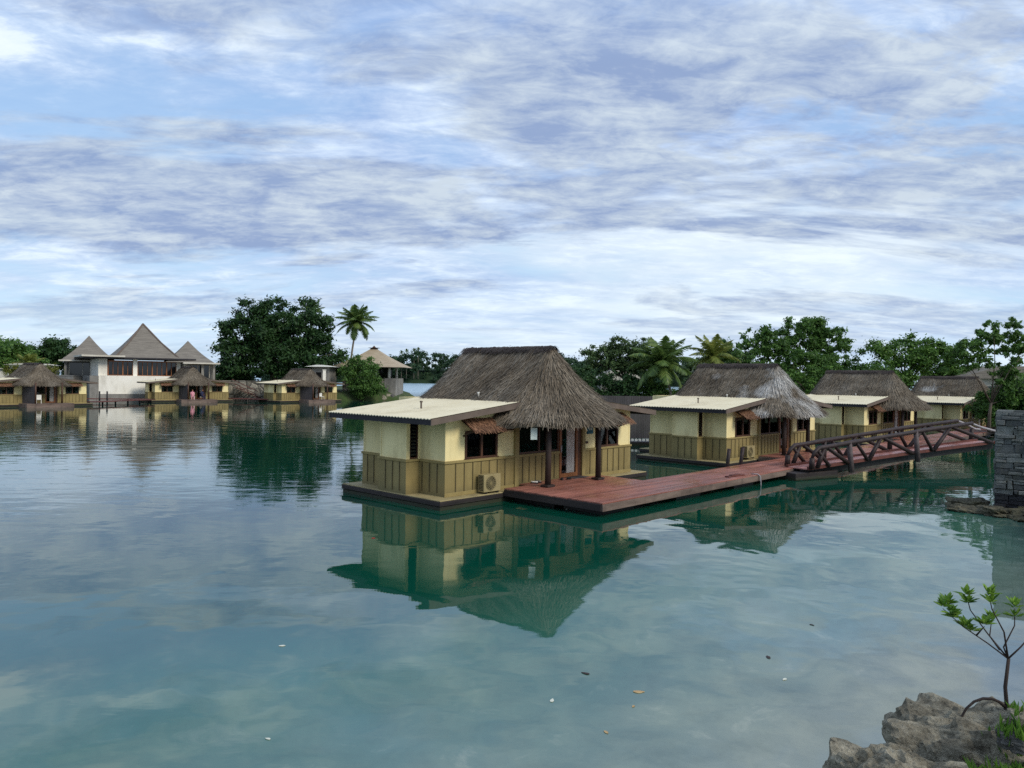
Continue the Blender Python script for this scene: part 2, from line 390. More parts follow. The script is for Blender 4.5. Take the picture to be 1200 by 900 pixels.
def build_world():
    w = bpy.data.worlds.new('World'); SC.world = w; w.use_nodes = True
    nt = w.node_tree
    for n in list(nt.nodes): nt.nodes.remove(n)
    out = nt.nodes.new('ShaderNodeOutputWorld'); bg = nt.nodes.new('ShaderNodeBackground')
    nt.links.new(bg.outputs[0], out.inputs[0]); bg.inputs[1].default_value = .1
    sky = nt.nodes.new('ShaderNodeTexSky'); sky.sky_type = 'NISHITA'; sky.sun_disc = False
    sky.sun_elevation = SUN_EL; sky.sun_rotation = SUN_AZ; sky.air_density = 1.0; sky.dust_density = .6; sky.ozone_density = 1.5
    tc = nt.nodes.new('ShaderNodeTexCoord'); sx = nt.nodes.new('ShaderNodeSeparateXYZ'); nt.links.new(tc.outputs['Generated'], sx.inputs[0])
    z = math_(nt, 'MAXIMUM', sx.outputs[2], 0.0)
    dz = math_(nt, 'ADD', z, .17)
    px = math_(nt, 'DIVIDE', sx.outputs[0], dz); py = math_(nt, 'DIVIDE', sx.outputs[1], dz)
    cb = nt.nodes.new('ShaderNodeCombineXYZ'); nt.links.new(px, cb.inputs[0]); nt.links.new(py, cb.inputs[1])
    def lay(loc, scl, rot, scale, detail, rough, dist):
        mp = nt.nodes.new('ShaderNodeMapping'); mp.inputs['Location'].default_value = loc; mp.inputs['Scale'].default_value = scl; mp.inputs['Rotation'].default_value = (0, 0, rot)
        nt.links.new(cb.outputs[0], mp.inputs[0])
        return noise(nt, mp.outputs[0], scale, detail, rough, dist)
    big = lay((3.1, 7.7, 0), (1, 1.2, 1), R(-18), .6, 3, .5, .2)           # where the sheet is thick or thin
    wisp = lay((2.3, 17.2, 0), (.8, 1.25, 1), R(-32), 1.3, 11, .6, .7)     # torn streaks
    puff = lay((5.5, 9.1, 0), (1, 1.1, 1), R(-20), 3.3, 11, .62, .35)      # small ragged cells
    fine = lay((1.5, 3.3, 0), (.7, 1.5, 1), R(-30), 9.0, 9, .66, .5)
    low = lay((31.7, 9.2, 0), (.6, 1.3, 1), R(-6), .95, 11, .58, .45)     # grey banks
    K = 9.2
    g = lambda r, gg, b: tuple(x * K for x in srgb(r, gg, b))
    blue = mixc(nt, .8, sky.outputs[0], mixc(nt, ramp(nt, z, [(0, (0, 0, 0)), (.4, (1, 1, 1))]), g(168, 206, 234), g(148, 180, 222)))
    dens = math_(nt, 'ADD', math_(nt, 'ADD', math_(nt, 'MULTIPLY', big, .40), math_(nt, 'MULTIPLY', wisp, .40)), math_(nt, 'ADD', math_(nt, 'MULTIPLY', puff, .18), math_(nt, 'MULTIPLY', fine, .06)))
    m1 = ramp(nt, dens, [(.43, (.15,) * 3), (.53, (1, 1, 1))])
    shade = math_(nt, 'ADD', math_(nt, 'MULTIPLY', puff, .32), math_(nt, 'ADD', math_(nt, 'MULTIPLY', wisp, .38), math_(nt, 'MULTIPLY', fine, .30)))
    veil = mixc(nt, ramp(nt, shade, [(.42, (0, 0, 0)), (.50, (.45,) * 3), (.58, (1, 1, 1))]), g(147, 171, 211), g(207, 222, 239))
    col = mixc(nt, math_(nt, 'MULTIPLY', m1, .94), blue, veil)
    hl = ramp(nt, math_(nt, 'ADD', math_(nt, 'ADD', math_(nt, 'MULTIPLY', wisp, .5), math_(nt, 'MULTIPLY', puff, .35)), math_(nt, 'MULTIPLY', fine, .15)), [(.55, (0, 0, 0)), (.66, (.55,) * 3)])
    col = mixc(nt, hl, col, g(240, 246, 250))
    # brighter cream light low in the sky, stronger to the right
    hz = ramp(nt, z, [(.0, (.5,) * 3), (.07, (.8,) * 3), (.18, (.6,) * 3), (.30, (0, 0, 0))])
    side = ramp(nt, math_(nt, 'MULTIPLY_ADD', sx.outputs[0], .8, .5), [(.1, (.65,) * 3), (.75, (.95,) * 3)])
    cn = lay((2.0, 14.0, 0), (.5, 1.1, 1), R(-8), .85, 9, .56, .45)
    cream = math_(nt, 'MULTIPLY', math_(nt, 'MULTIPLY', hz, side), ramp(nt, cn, [(.44, (0, 0, 0)), (.62, (1, 1, 1))]))
    col = mixc(nt, cream, col, g(226, 235, 236))
    glow = ramp(nt, z, [(.0, (.5,) * 3), (.10, (.3,) * 3), (.20, (0, 0, 0))])
    col = mixc(nt, glow, col, g(206, 222, 234))
    # the heavier grey bank low on the left, and the lumpy field higher on the right
    zb_ = ramp(nt, z, [(.13, (0, 0, 0)), (.185, (1, 1, 1)), (.235, (1, 1, 1)), (.30, (0, 0, 0))])
    xb_ = ramp(nt, math_(nt, 'MULTIPLY_ADD', sx.outputs[0], .6, .5), [(.08, (.75,) * 3), (.30, (1, 1, 1)), (.48, (1, 1, 1)), (.62, (0, 0, 0))])
    low = math_(nt, 'ADD', low, math_(nt, 'MULTIPLY', math_(nt, 'MULTIPLY', zb_, xb_), .085))
    zr_ = ramp(nt, z, [(.20, (0, 0, 0)), (.27, (1, 1, 1)), (.38, (1, 1, 1)), (.50, (0, 0, 0))])
    xr_ = ramp(nt, math_(nt, 'MULTIPLY_ADD', sx.outputs[0], .6, .5), [(.46, (0, 0, 0)), (.60, (1, 1, 1))])
    low = math_(nt, 'ADD', low, math_(nt, 'MULTIPLY', math_(nt, 'MULTIPLY', zr_, xr_), math_(nt, 'MULTIPLY_ADD', puff, .5, -.19)))
    lz = ramp(nt, z, [(.0, (.15,) * 3), (.06, (.5,) * 3), (.14, (1, 1, 1)), (.38, (1, 1, 1)), (.52, (.2,) * 3)])
    lm = math_(nt, 'MULTIPLY', ramp(nt, low, [(.49, (0, 0, 0)), (.55, (.9,) * 3)]), lz)
    lowc = mixc(nt, ramp(nt, math_(nt, 'ADD', math_(nt, 'MULTIPLY', puff, .6), math_(nt, 'MULTIPLY', fine, .4)), [(.42, (0, 0, 0)), (.6, (1, 1, 1))]), g(132, 151, 186), g(186, 198, 210))
    col = mixc(nt, lm, col, lowc)
    nt.links.new(col, bg.inputs[0])
build_world()

vs = SC.view_settings; vs.view_transform = 'Standard'; vs.look = 'None'; vs.exposure = .45; vs.gamma = 1; vs.use_curve_mapping = False

# ------------------------------------------------------------------ water
def water():
    m, nt, p = newmat('lagoon_water')
    tc = nt.nodes.new('ShaderNodeTexCoord'); sx = nt.nodes.new('ShaderNodeSeparateXYZ'); nt.links.new(tc.outputs['Object'], sx.inputs[0])
    X, Y = sx.outputs[0], sx.outputs[1]
    # depth: pale sandy shelf along the near bank, deep green further out, milky open sea beyond the gap
    sh = math_(nt, 'SUBTRACT', math_(nt, 'ADD', math_(nt, 'MULTIPLY', X, -.62), math_(nt, 'MULTIPLY', Y, .78)), 1.0)   # distance off the near bank
    dn = noise(nt, coords(nt, (1, 1, 1)), .16, 5, .6, .4)
    d = math_(nt, 'ADD', sh, math_(nt, 'MULTIPLY_ADD', dn, 5, -2.5))
    c = ramp(nt, math_(nt, 'DIVIDE', d, 34), [(.0, srgb(142, 140, 122)), (.10, srgb(120, 130, 116)), (.17, srgb(86, 114, 102)), (.24, srgb(42, 94, 78)), (.32, srgb(8, 68, 52)), (1, srgb(3, 54, 42))])
    bed = noise(nt, coords(nt, (1, 1, 1)), 1.1, 8, .68, .6)                     # coral rubble and weed on the shallow floor
    c = mixc(nt, math_(nt, 'MULTIPLY', ramp(nt, bed, [(.46, (0, 0, 0)), (.66, (.35,) * 3)]), ramp(nt, math_(nt, 'DIVIDE', d, 34), [(.12, (1, 1, 1)), (.34, (0, 0, 0))])), c, srgb(52, 74, 64))
    c = mixc(nt, math_(nt, 'MULTIPLY', ramp(nt, bed, [(.30, (.3,) * 3), (.42, (0, 0, 0))]), ramp(nt, math_(nt, 'DIVIDE', d, 34), [(.10, (1, 1, 1)), (.28, (0, 0, 0))])), c, srgb(190, 190, 168))
    sea = ramp(nt, math_(nt, 'DIVIDE', Y, 400), [(.36, (0, 0, 0)), (.5, (1, 1, 1))])
    c = mixc(nt, sea, c, srgb(150, 176, 186))
    nt.links.new(c, p.inputs['Base Color'])
    p.inputs['Roughness'].default_value = .015; p.inputs['IOR'].default_value = 1.9; p.inputs['Specular IOR Level'].default_value = .5
    nt.links.new(ramp(nt, math_(nt, 'DIVIDE', Y, 1000), [(.13, (.015,) * 3), (.17, (.32,) * 3)]), p.inputs['Roughness'])   # wind-ruffled open water past the gap
    # ripples
    slow = noise(nt, coords(nt, (1, .8, 1), rot=(0, 0, R(12))), .7, 2, .45, .3)
    mid = noise(nt, coords(nt, (.4, 1.3, 1), rot=(0, 0, R(-6))), 1.0, 3, .45, .4)
    fine = noise(nt, coords(nt, (.7, 1.8, 1), rot=(0, 0, R(8))), 3.2, 3, .55, .2)
    gx = ramp(nt, math_(nt, 'MULTIPLY_ADD', X, -.02, .42), [(.30, (0, 0, 0)), (.72, (1, 1, 1))])          # breezier to the left
    gy = ramp(nt, math_(nt, 'DIVIDE', Y, 100), [(.12, (0, 0, 0)), (.26, (1, 1, 1)), (.50, (1, 1, 1)), (.8, (.12,) * 3)])
    pat = ramp(nt, noise(nt, coords(nt, (.6, 1, 1)), .05, 3, .5), [(.35, (.25,) * 3), (.62, (1, 1, 1))])
    br = math_(nt, 'MULTIPLY', math_(nt, 'MULTIPLY', gx, gy), pat)
    gr = math_(nt, 'MULTIPLY', ramp(nt, math_(nt, 'MULTIPLY_ADD', X, .04, -.25), [(0, (0, 0, 0)), (.35, (1, 1, 1))]), ramp(nt, math_(nt, 'DIVIDE', Y, 100), [(.15, (0, 0, 0)), (.22, (1, 1, 1))]))
    br = math_(nt, 'ADD', math_(nt, 'ADD', br, .05), math_(nt, 'MULTIPLY', gr, .28))
    h = math_(nt, 'ADD', math_(nt, 'MULTIPLY', slow, .0115), math_(nt, 'MULTIPLY', math_(nt, 'ADD', math_(nt, 'MULTIPLY', mid, .021), math_(nt, 'MULTIPLY', fine, .0034)), br))
    h = math_(nt, 'MULTIPLY', h, ramp(nt, math_(nt, 'DIVIDE', Y, 1000), [(.12, (1, 1, 1)), (.2, (.08,) * 3)]))
    b = nt.nodes.new('ShaderNodeBump'); b.inputs['Strength'].default_value = 1; b.inputs['Distance'].default_value = 1
    nt.links.new(h, b.inputs['Height']); nt.links.new(b.outputs[0], p.inputs['Normal'])
    w = MB(); S = 6000
    w.quad((-S, -S, 0), (S, -S, 0), (S, S, 0), (-S, S, 0))
    tag(w.build('water', m), 'still green lagoon water reflecting bungalows and cloudy sky', 'water', kind='structure')
water()

# ------------------------------------------------------------------ terrain
def bank(name, outline, h, inset, label, m='soil', seed=0):
    """raised land: outline at -0.6 below water, rising to h over `inset` metres"""
    c = Vector((sum(p[0] for p in outline) / len(outline), sum(p[1] for p in outline) / len(outline), 0))
    # resample outline
    pts = []
    n = len(outline)
    for i in range(n):
        a = Vector((*outline[i], 0)); b = Vector((*outline[(i + 1) % n], 0))
        k = max(1, int((b - a).length / 1.2))
        k = min(k, 60)
        for j in range(k): pts.append(a.lerp(b, j / k))
    rings = []
    for q, (f, z) in enumerate(((0, -.7), (.35, .25), (1, .75), (2.2, 1), (4, 1.02))):
        ring = []
        for i, p in enumerate(pts):
            t = (pts[(i + 1) % len(pts)] - pts[i - 1]).normalized(); nrm = Vector((-t.y, t.x, 0))
            wob = mn.noise(Vector((p.x * .35, p.y * .35, seed + q * 3.1))) * inset * .45
            o = p + nrm * (f * inset + wob)
            zz = z * h if z > 0 else z
            zz += mn.noise(Vector((o.x * .4, o.y * .4, seed + 9))) * .22 * h * min(1, f)
            ring.append((o.x, o.y, zz))
        rings.append(ring)
    mb = MB()
    N = len(pts)
    for ring in rings: mb.v += ring
    for q in range(len(rings) - 1):
        for i in range(N):
            j = (i + 1) % N
            mb.f.append((q * N + i, q * N + j, (q + 1) * N + j, (q + 1) * N + i))
    mb.f.append(tuple((len(rings) - 1) * N + i for i in range(N)))
    return tag(mb.build(name, M[m], smooth=True), label, 'ground', kind='structure')

# counter-clockwise outlines
bank('near_shore', [(-9, -1.5), (-9, -20), (60, -20), (60, 30), (30, 33), (18, 26.8), (16.2, 22.6), (11.6, 14.6), (6.6, 8.9), (4.2, 6.9), (2.9, 5.8), (2.15, 4.4), (1.6, 2.6), (-3, 1.4)], 1.95, .75, 'rocky near bank where the photographer stands', seed=1)
bank('lagoon_shore', [(25.6, 38.2), (38, 36), (140, 40), (160, 150), (0, 160), (-3, 84), (1, 72), (12, 66), (30, 72), (46, 84), (60, 80), (56, 66), (42, 52)], 1.0, 1.3, 'green bank behind the row of bungalows', seed=2)
bank('far_shore', [(-170, 100), (-80, 100), (-62, 104), (-48, 111), (-30, 116), (-24, 121), (-18.4, 124.5), (-17.5, 140), (-40, 190), (-170, 220)], 1.4, 1.4, 'far bank of the lagoon on the left', seed=3)

# ------------------------------------------------------------------ thatch
RX, RY0, RY1, RZ = 4.95, 0.0, 4.25, 5.06          # ridge line
TW, TF, TB, TD = 3.0, 2.2, 1.6, 2.46           # half width, front reach, back reach, drop

def thatch_pt(s, t):
    """s 0..1 round the roof, t 0 ridge .. 1 eave -> point, arrays"""
    s = np.asarray(s); t = np.asarray(t)
    w = .10 + (TW - .10) * t; fr = .06 + TF * t; bk = .06 + TB * t
    z = RZ - TD * t - .16 * np.sin(np.pi * np.clip(t, 0, 1)) 
    # perimeter pieces: left straight 0-.27, front .27-.55, right .55-.82, back .82-1
    x = np.zeros_like(t); y = np.zeros_like(t)
    a = s < .27; q = s / .27
    x = np.where(a, -w, x); y = np.where(a, RY1 + (RY0 - RY1) * q, y)
    b = (s >= .27) & (s < .55); an = (s - .27) / .28 * np.pi
    x = np.where(b, -w * np.cos(an), x); y = np.where(b, RY0 - fr * np.sin(an), y)
    c = (s >= .55) & (s < .82); q = (s - .55) / .27
    x = np.where(c, w, x); y = np.where(c, RY0 + (RY1 - RY0) * q, y)
    d = s >= .82; an = (s - .82) / .18 * np.pi
    x = np.where(d, w * np.cos(an), x); y = np.where(d, RY1 + bk * np.sin(an), y)
    wob = .05 * np.sin(x * 2.3 + y * 1.7) * np.sin(y * 2.9 - x)
    return np.stack([RX + x, y, z + wob], -1)

def blades(P, D, W, L, Nn, lift):
    """tapered four-point blades: roots P, directions D, side vectors from Nn"""
    S = np.cross(D, Nn); S /= np.linalg.norm(S, axis=1, keepdims=True) + 1e-9
    T = P + D * L[:, None] + Nn * lift[:, None]
    V = np.empty((len(P), 4, 3))
    V[:, 0] = P - S * W[:, None] * .5; V[:, 1] = P + S * W[:, None] * .5
    V[:, 2] = T + S * W[:, None] * .3; V[:, 3] = T - S * W[:, None] * .3
    return V.reshape(-1, 3), np.arange(len(P) * 4).reshape(-1, 4)

def thatch_roof(parent):
    mb = MB()
    ns, ntt = 96, 10
    ss = np.linspace(0, 1, ns, endpoint=False); ts = np.linspace(0, 1, ntt)
    for lay, off in ((0, 0.0), (1, -.20)):
        for t in ts:
            P = thatch_pt(ss, np.full(ns, t)); P[:, 2] += off
            mb.v += [tuple(p) for p in P.tolist()]
    for lay in (0, 1):
        b = lay * ns * ntt
        for j in range(ntt - 1):
            for i in range(ns):
                k = (i + 1) % ns
                q = (b + j * ns + i, b + (j + 1) * ns + i, b + (j + 1) * ns + k, b + j * ns + k)
                mb.f.append(q if lay == 0 else q[::-1])
    for i in range(ns):
        k = (i + 1) % ns; a = (ntt - 1) * ns
        mb.f.append((a + i, a + ns * ntt + i, a + ns * ntt + k, a + k))
    def field(n, t0, t1, Lr, Wr, jit, hang=0.0, up=.03, lf=(-.01, .05)):
        s = RNG.random(n); t = t0 + (t1 - t0) * RNG.random(n) ** .7
        P = thatch_pt(s, t); e = 1e-3
        D = thatch_pt(s, t + e) - P; D /= np.linalg.norm(D, axis=1, keepdims=True)
        U = thatch_pt(np.clip(s + e, 0, .9999), t) - thatch_pt(np.clip(s - e, 0, .9999), t); U /= np.linalg.norm(U, axis=1, keepdims=True) + 1e-9
        N = np.cross(D, U); N /= np.linalg.norm(N, axis=1, keepdims=True) + 1e-9
        N *= np.sign(N[:, 2:3] + 1e-9)
        D2 = D + RNG.normal(0, jit, (n, 3)) + np.array([0, 0, -1.0]) * (hang * RNG.random(n))[:, None]
        D2 /= np.linalg.norm(D2, axis=1, keepdims=True)
        V, F = blades(P + N * (up * RNG.random(n))[:, None], D2, RNG.uniform(*Wr, n), RNG.uniform(*Lr, n), N, RNG.uniform(*lf, n))
        mb.np_add(V, F)
    field(30000, .0, .97, (.22, .6), (.012, .034), .10, up=.05, lf=(-.015, .06))
    field(7500, .90, 1.0, (.10, .28), (.012, .03), .16, hang=.7, up=.05, lf=(-.03, .05))
    field(1500, .85, 1.0, (.18, .36), (.008, .016), .28, hang=.9, up=.03, lf=(-.05, .06))
    o = mb.build('thatch_roof', M['thatch'], parent)
    o['lichen'] = 0.0; o['weather_seed'] = 0.13
    # ridge cap: a bundle of thatch tied along the top
    rc = MB()
    n = 26
    pts = [(RX, RY0 - .12 + (RY1 - RY0 + .24) * i / n, RZ + .01 + .025 * math.sin(i * 1.9) - (.11 if i in (0, n) else 0)) for i in range(n + 1)]
    rc.tube(pts, [.085 + .015 * math.sin(i * 2.7) for i in range(n + 1)], 10)
    k = 2200
    y = RNG.uniform(RY0 - .15, RY1 + .15, k); sd_ = np.where(RNG.random(k) < .5, -1, 1.0)
    P = np.stack([RX + sd_ * RNG.uniform(.0, .12, k), y, RZ + .07 + RNG.uniform(-.05, .04, k)], -1)
    D = np.stack([sd_ * .8, RNG.normal(0, .25, k), np.full(k, -.65)], -1); D /= np.linalg.norm(D, axis=1, keepdims=True)
    Nn = np.stack([sd_ * .6, np.zeros(k), np.full(k, .8)], -1)
    V, F = blades(P, D, RNG.uniform(.012, .03, k), RNG.uniform(.18, .4, k), Nn, RNG.uniform(-.02, .05, k))
    rc.np_add(V, F)
    rc.build('ridge_cap', M['ridge'], o)
    v = MB(); zz = float(thatch_pt(np.array([.5 * .27 + .03]), np.array([.63]))[0, 2]); v.tube([(2.98, 1.6, zz - .1), (2.95, 1.6, zz + .10)], .028, 8); v.tube([(2.95, 1.6, zz + .10), (2.95, 1.6, zz + .15)], .04, 8)
    v.build('roof_vent', M['white'], o)
    return o

# ------------------------------------------------------------------ the bungalow
HL, HD = 9.9, 4.2
ZB, ZW, SL = .30, 1.35, .115
def roof_z(x):      # top of the lean-to sheet over the left wing
    return 2.77 + SL * (x + 1.05)

def mirror(P, mir):
    return [(HL - p[0], p[1], p[2]) if mir else p for p in P]

def make_bungalow():
    root = empty('floating_bungalow')
    def mbx(mb, mir, x0, x1, *r):
        if mir: x0, x1 = HL - x1, HL - x0
        mb.box(x0, x1, *r)
    # floating hull: planked sides
    h = MB()
    h.box(-.57, 10.47, -.44, 4.6, -.35, .11); h.box(-.60, 10.50, -.47, 4.63, .125, .265)
    h.box(2.4, 7.5, 4.6, 6.5, -.35, .11); h.box(2.37, 7.53, 4.632, 6.53, .125, .265)
    h.build('hull', M['hull'], root, bevel=.012)
    l = MB(); l.box(-.58, 10.48, -.45, 4.61, .267, .30); l.box(2.4, 7.5, 4.613, 6.5, .267, .298)
    l.build('ledge', M['ledge'], root, bevel=.008)
    # walls
    w = MB(); T = .10
    for mir in (0, 1):
        top = lambda x: roof_z(x) - .05
        def fpoly(x0, x1, z0, z1=None):
            P = [(x0, z0), (x1, z0), (x1, z1 if z1 else top(x1)), (x0, z1 if z1 else top(x0))]
            if mir: P = [(HL - p[0], p[1]) for p in P][::-1]
            w.prism(P, 0, T)
        wx0, wx1, wz0, wz1 = .82, 2.28, 1.40, 2.30
        fpoly(0, wx0, ZW); fpoly(wx1, 3.15, ZW); fpoly(wx0, wx1, ZW, wz0); 
        P = [(wx0, wz1), (wx1, wz1), (wx1, top(wx1)), (wx0, top(wx0))]
        w.prism([(HL - p[0], p[1]) for p in P][::-1] if mir else P, 0, T)
        # side wall: near recess, box bay, far recess, back
        mbx(w, mir, 0, T, T, 1.22, ZW, 2.83)
        mbx(w, mir, 0, T, 2.55, HD - T, ZW, 2.83)
        mbx(w, mir, -.54, -.44, 1.22, 2.55, ZW, 2.75)          # bay outer face
        mbx(w, mir, -.44, 0, 2.45, 2.55, ZW, 2.76)             # bay far return
        mbx(w, mir, -.44, -.40, 1.22, 1.32, ZW, 2.75)          # jambs of the slit window
        mbx(w, mir, -.06, 0, 1.22, 1.32, ZW, 2.80)
        P = [(0, HD), (3.15, HD)]
        mbx(w, mir, 0, 3.1, HD - T, HD, ZW, 2.86)
    # centre block
    w.box(3.15, 3.27, 0, T, ZW, 3.3); w.box(6.73, 7.0 - .25, 0, T, ZW, 3.3)
    w.box(3.27, 6.73, 0, T, 2.42, 3.3)
    w.box(3.0, 3.1, HD, 6.0, ZB, 3.2); w.box(6.8, 6.9, HD, 6.0, ZB, 3.2); w.box(3.0, 6.9, 6.0, 6.1, ZB, 3.2)
    w.build('wall', M['wall'], root)
    # corner trims
    for mir in (0, 1):
        for (x, y, z1) in ((-.012, -.012, 2.84), (-.012, HD - .06, 2.84), (-.552, 1.208, 2.73), (-.552, 2.49, 2.73)):
            t = MB(); mbx(t, mir, x, x + .07, y, y + .07, 1.40, z1); t.build('corner_trim', M['wall'], root)
    # wainscot
    o_ = .03; T_ = T
    def run(mb, mir, x0, x1, y0, y1, z0, z1): mbx(mb, mir, x0, x1, y0, y1, z0, z1)
    for mir in (0, 1):
        b = MB(); g = MB(); c = MB()
        run(b, mir, -o_, 3.07, -o_, T, ZB, ZW); run(b, mir, -o_, T, T, 1.19, ZB, ZW); run(b, mir, -.54 - o_, .05, 1.19, 2.58, ZB, ZW)
        run(b, mir, -o_, T, 2.58, HD + o_, ZB, ZW); run(b, mir, T, 3.1, HD - T, HD + o_, ZB, ZW)
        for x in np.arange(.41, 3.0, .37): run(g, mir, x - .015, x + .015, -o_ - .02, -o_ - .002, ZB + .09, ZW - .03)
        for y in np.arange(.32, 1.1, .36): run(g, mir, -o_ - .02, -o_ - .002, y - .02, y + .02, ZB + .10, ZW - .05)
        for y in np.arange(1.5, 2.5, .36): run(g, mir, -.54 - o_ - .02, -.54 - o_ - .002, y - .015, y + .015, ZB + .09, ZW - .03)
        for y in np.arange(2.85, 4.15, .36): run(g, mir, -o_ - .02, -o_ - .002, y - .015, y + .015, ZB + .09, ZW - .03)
        run(c, mir, -.07, 3.07, -.07, .0, ZW - .03, ZW + .05); run(c, mir, -.07, 0, 0.0, 1.15, ZW - .03, ZW + .05)
        run(c, mir, -.61, -.54, 1.15, 2.62, ZW - .03, ZW + .05); run(c, mir, -.54, -.07, 1.15, 1.22, ZW - .03, ZW + .047)
        run(c, mir, -.54, -.07, 2.55, 2.62, ZW - .03, ZW + .047); run(c, mir, -.07, 0, 2.62, HD + .06, ZW - .03, ZW + .05)
        run(c, mir, -.05, 3.07, -.055, -.031, ZB, ZB + .12)      # skirting
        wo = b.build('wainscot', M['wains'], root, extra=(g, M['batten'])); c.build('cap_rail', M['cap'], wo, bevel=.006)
    b = MB(); g = MB(); c = MB()
    b.box(3.27, 5.45, -o_, T, ZB, ZW); c.box(3.27, 5.45, -.07, 0.02, ZW - .03, ZW + .05)
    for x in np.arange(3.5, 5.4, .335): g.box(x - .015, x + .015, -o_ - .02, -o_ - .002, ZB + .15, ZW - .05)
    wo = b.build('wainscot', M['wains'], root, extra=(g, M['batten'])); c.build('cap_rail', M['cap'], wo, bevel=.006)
    for x0, x1 in ((3.07, 3.27), (6.73, 6.91)):
        k = MB(); k.box(x0, x1, -.09, T + .01, ZB, 2.95); k.build('column', M['cap'], root, bevel=.008)
    # windows in the wings, with frame, sashes and curtains behind the glass
    for mir in (0, 1):
        f = MB(); p = MB(); cu = MB(); a, bb, z0, z1 = .82, 2.28, 1.40, 2.30
        for (x0, x1, q0, q1) in ((a, a + .07, z0, z1), (bb - .07, bb, z0, z1), (a + .07, bb - .07, z0, z0 + .07), (a + .07, bb - .07, z1 - .07, z1), ((a + bb) / 2 - .04, (a + bb) / 2 + .04, z0 + .07, z1 - .07)):
            mbx(f, mir, x0, x1, -.035, .07, q0, q1)
        mbx(f, mir, a - .05, bb + .05, -.06, -.036, z0 - .03, z0 + .03)
        mbx(p, mir, a + .07, bb - .07, .02, .028, z0 + .07, z1 - .07)
        for (x0, x1) in ((a + .08, a + .36), ((a + bb) / 2 + .06, (a + bb) / 2 + .33), (bb - .35, bb - .08)):
            n = 12
            for i in range(n):
                u0 = x0 + (x1 - x0) * i / n; u1 = x0 + (x1 - x0) * (i + 1) / n
                yy = lambda i: .075 + .025 * math.sin(i * 2.2)
                q = [(u0, yy(i), z0 + .02), (u1, yy(i + 1), z0 + .02), (u1, yy(i + 1), z1), (u0, yy(i), z1)]
                cu.quad(*mirror(q, mir))
        fo = f.build('window', M['brownwood'], root); p.build('pane', M['glass'], fo); cu.build('curtain', M['greycurtain'], fo)
        # slit louvre window in the bay return
        s = MB(); sp = MB()
        mbx(s, mir, -.40, -.37, 1.23, 1.31, ZW + .06, 2.72); mbx(s, mir, -.09, -.06, 1.23, 1.31, ZW + .06, 2.76)
        mbx(s, mir, -.37, -.09, 1.23, 1.31, ZW + .05, ZW + .09)
        for z in np.arange(ZW + .15, 2.7, .11):
            pts = [(-.37, 1.24, z), (-.09, 1.24, z), (-.09, 1.30, z + .09), (-.37, 1.30, z + .09)]
            sp.quad(*mirror(pts, mir))
        so_ = s.build('slit_window', M['brownwood'], root); sp.build('louvre_blades', M['darkglass'], so_)
        # reed awning over the window
        aw = MB(); x0, x1 = .62, 2.42; y1, zt, zb = -.62, 2.70, 2.36
        q = [(x0, -.012, zt), (x1, -.012, zt), (x1, y1, zb), (x0, y1, zb)]
        aw.quad(*mirror(q, mir)); q2 = [(p_[0], p_[1], p_[2] - .05) for p_ in q]; aw.quad(*mirror(q2[::-1], mir))
        n = 1500
        P = np.stack([RNG.uniform(x0 - .02, x1 + .02, n), np.zeros(n), np.zeros(n)], -1); tt = RNG.random(n) ** .8
        P[:, 1] = -.012 + (y1 + .05) * tt; P[:, 2] = zt + .01 + (zb - zt) * tt
        if mir: P[:, 0] = HL - P[:, 0]
        D = np.stack([RNG.normal(0, .08, n), np.full(n, -.87), np.full(n, -.5) - .25 * RNG.random(n) * (tt > .7)], -1); D /= np.linalg.norm(D, axis=1, keepdims=True)
        Nn = np.tile(np.array([[0, -.5, .87]]), (n, 1))
        V, F = blades(P + Nn * (.03 * RNG.random(n))[:, None], D, RNG.uniform(.012, .03, n), RNG.uniform(.12, .26, n), Nn, RNG.uniform(-.01, .03, n))
        aw.np_add(V, F)
        ao = aw.build('awning', M['awning'], root)
        for x in (x0 + .12, x1 - .12):
            br = MB()
            br.bar(*mirror([(x, -.02, 2.15), (x, y1 + .1, zb - .02)], mir), .04, .04); br.bar(*mirror([(x, -.02, zt - .06), (x, y1 + .02, zb - .04)], mir), .04, .05)
            br.build('bracket', M['darkwood'], ao)
    # big picture window and glazed door under the thatch
    f = MB(); x0, x1, z0, z1 = 3.27, 5.45, 1.40, 2.42
    for (a, bb, q0, q1) in ((x0, x0 + .07, z0, z1), (x1 - .07, x1, z0, z1), (x0 + .07, x1 - .07, z0, z0 + .07), (x0 + .07, x1 - .07, z1 - .07, z1), (4.33, 4.39, z0 + .07, z1 - .07)):
        f.box(a, bb, -.03, .08, q0, q1)
    fo = f.build('picture_window', M['brownwood'], root)
    p = MB(); p.box(x0 + .07, x1 - .07, .02, .028, z0 + .07, z1 - .07); p.build('pane', M['glass'], fo)
    d = MB(); x0, x1, z0, z1 = 5.46, 6.50, .43, 2.42
    for (a, bb, q0, q1) in ((x0, x0 + .11, z0, z1), (x1 - .11, x1, z0, z1), (x0 + .11, x1 - .11, z0, z0 + .14), (x0 + .11, x1 - .11, z1 - .1, z1)):
        d.box(a, bb, -.05, .06, q0, q1)
    do = d.build('sliding_door', M['door'], root)
    p = MB(); p.box(x0 + .11, 5.86, -.002, .006, z0 + .14, z1 - .1); p.build('pane', M['glass'], do)
    hd = MB(); hd.box(x0 + .035, x0 + .075, -.09, -.052, 1.35, 1.6); hd.build('handle', M['steel'], do)
    j = MB(); j.box(6.50, 6.73, -.02, .09, .43, 2.42); j.box(5.46, 6.73, -.04, .1, .33, .428); j.build('door_jamb', M['brownwood'], root)
    cu = MB(); n = 40
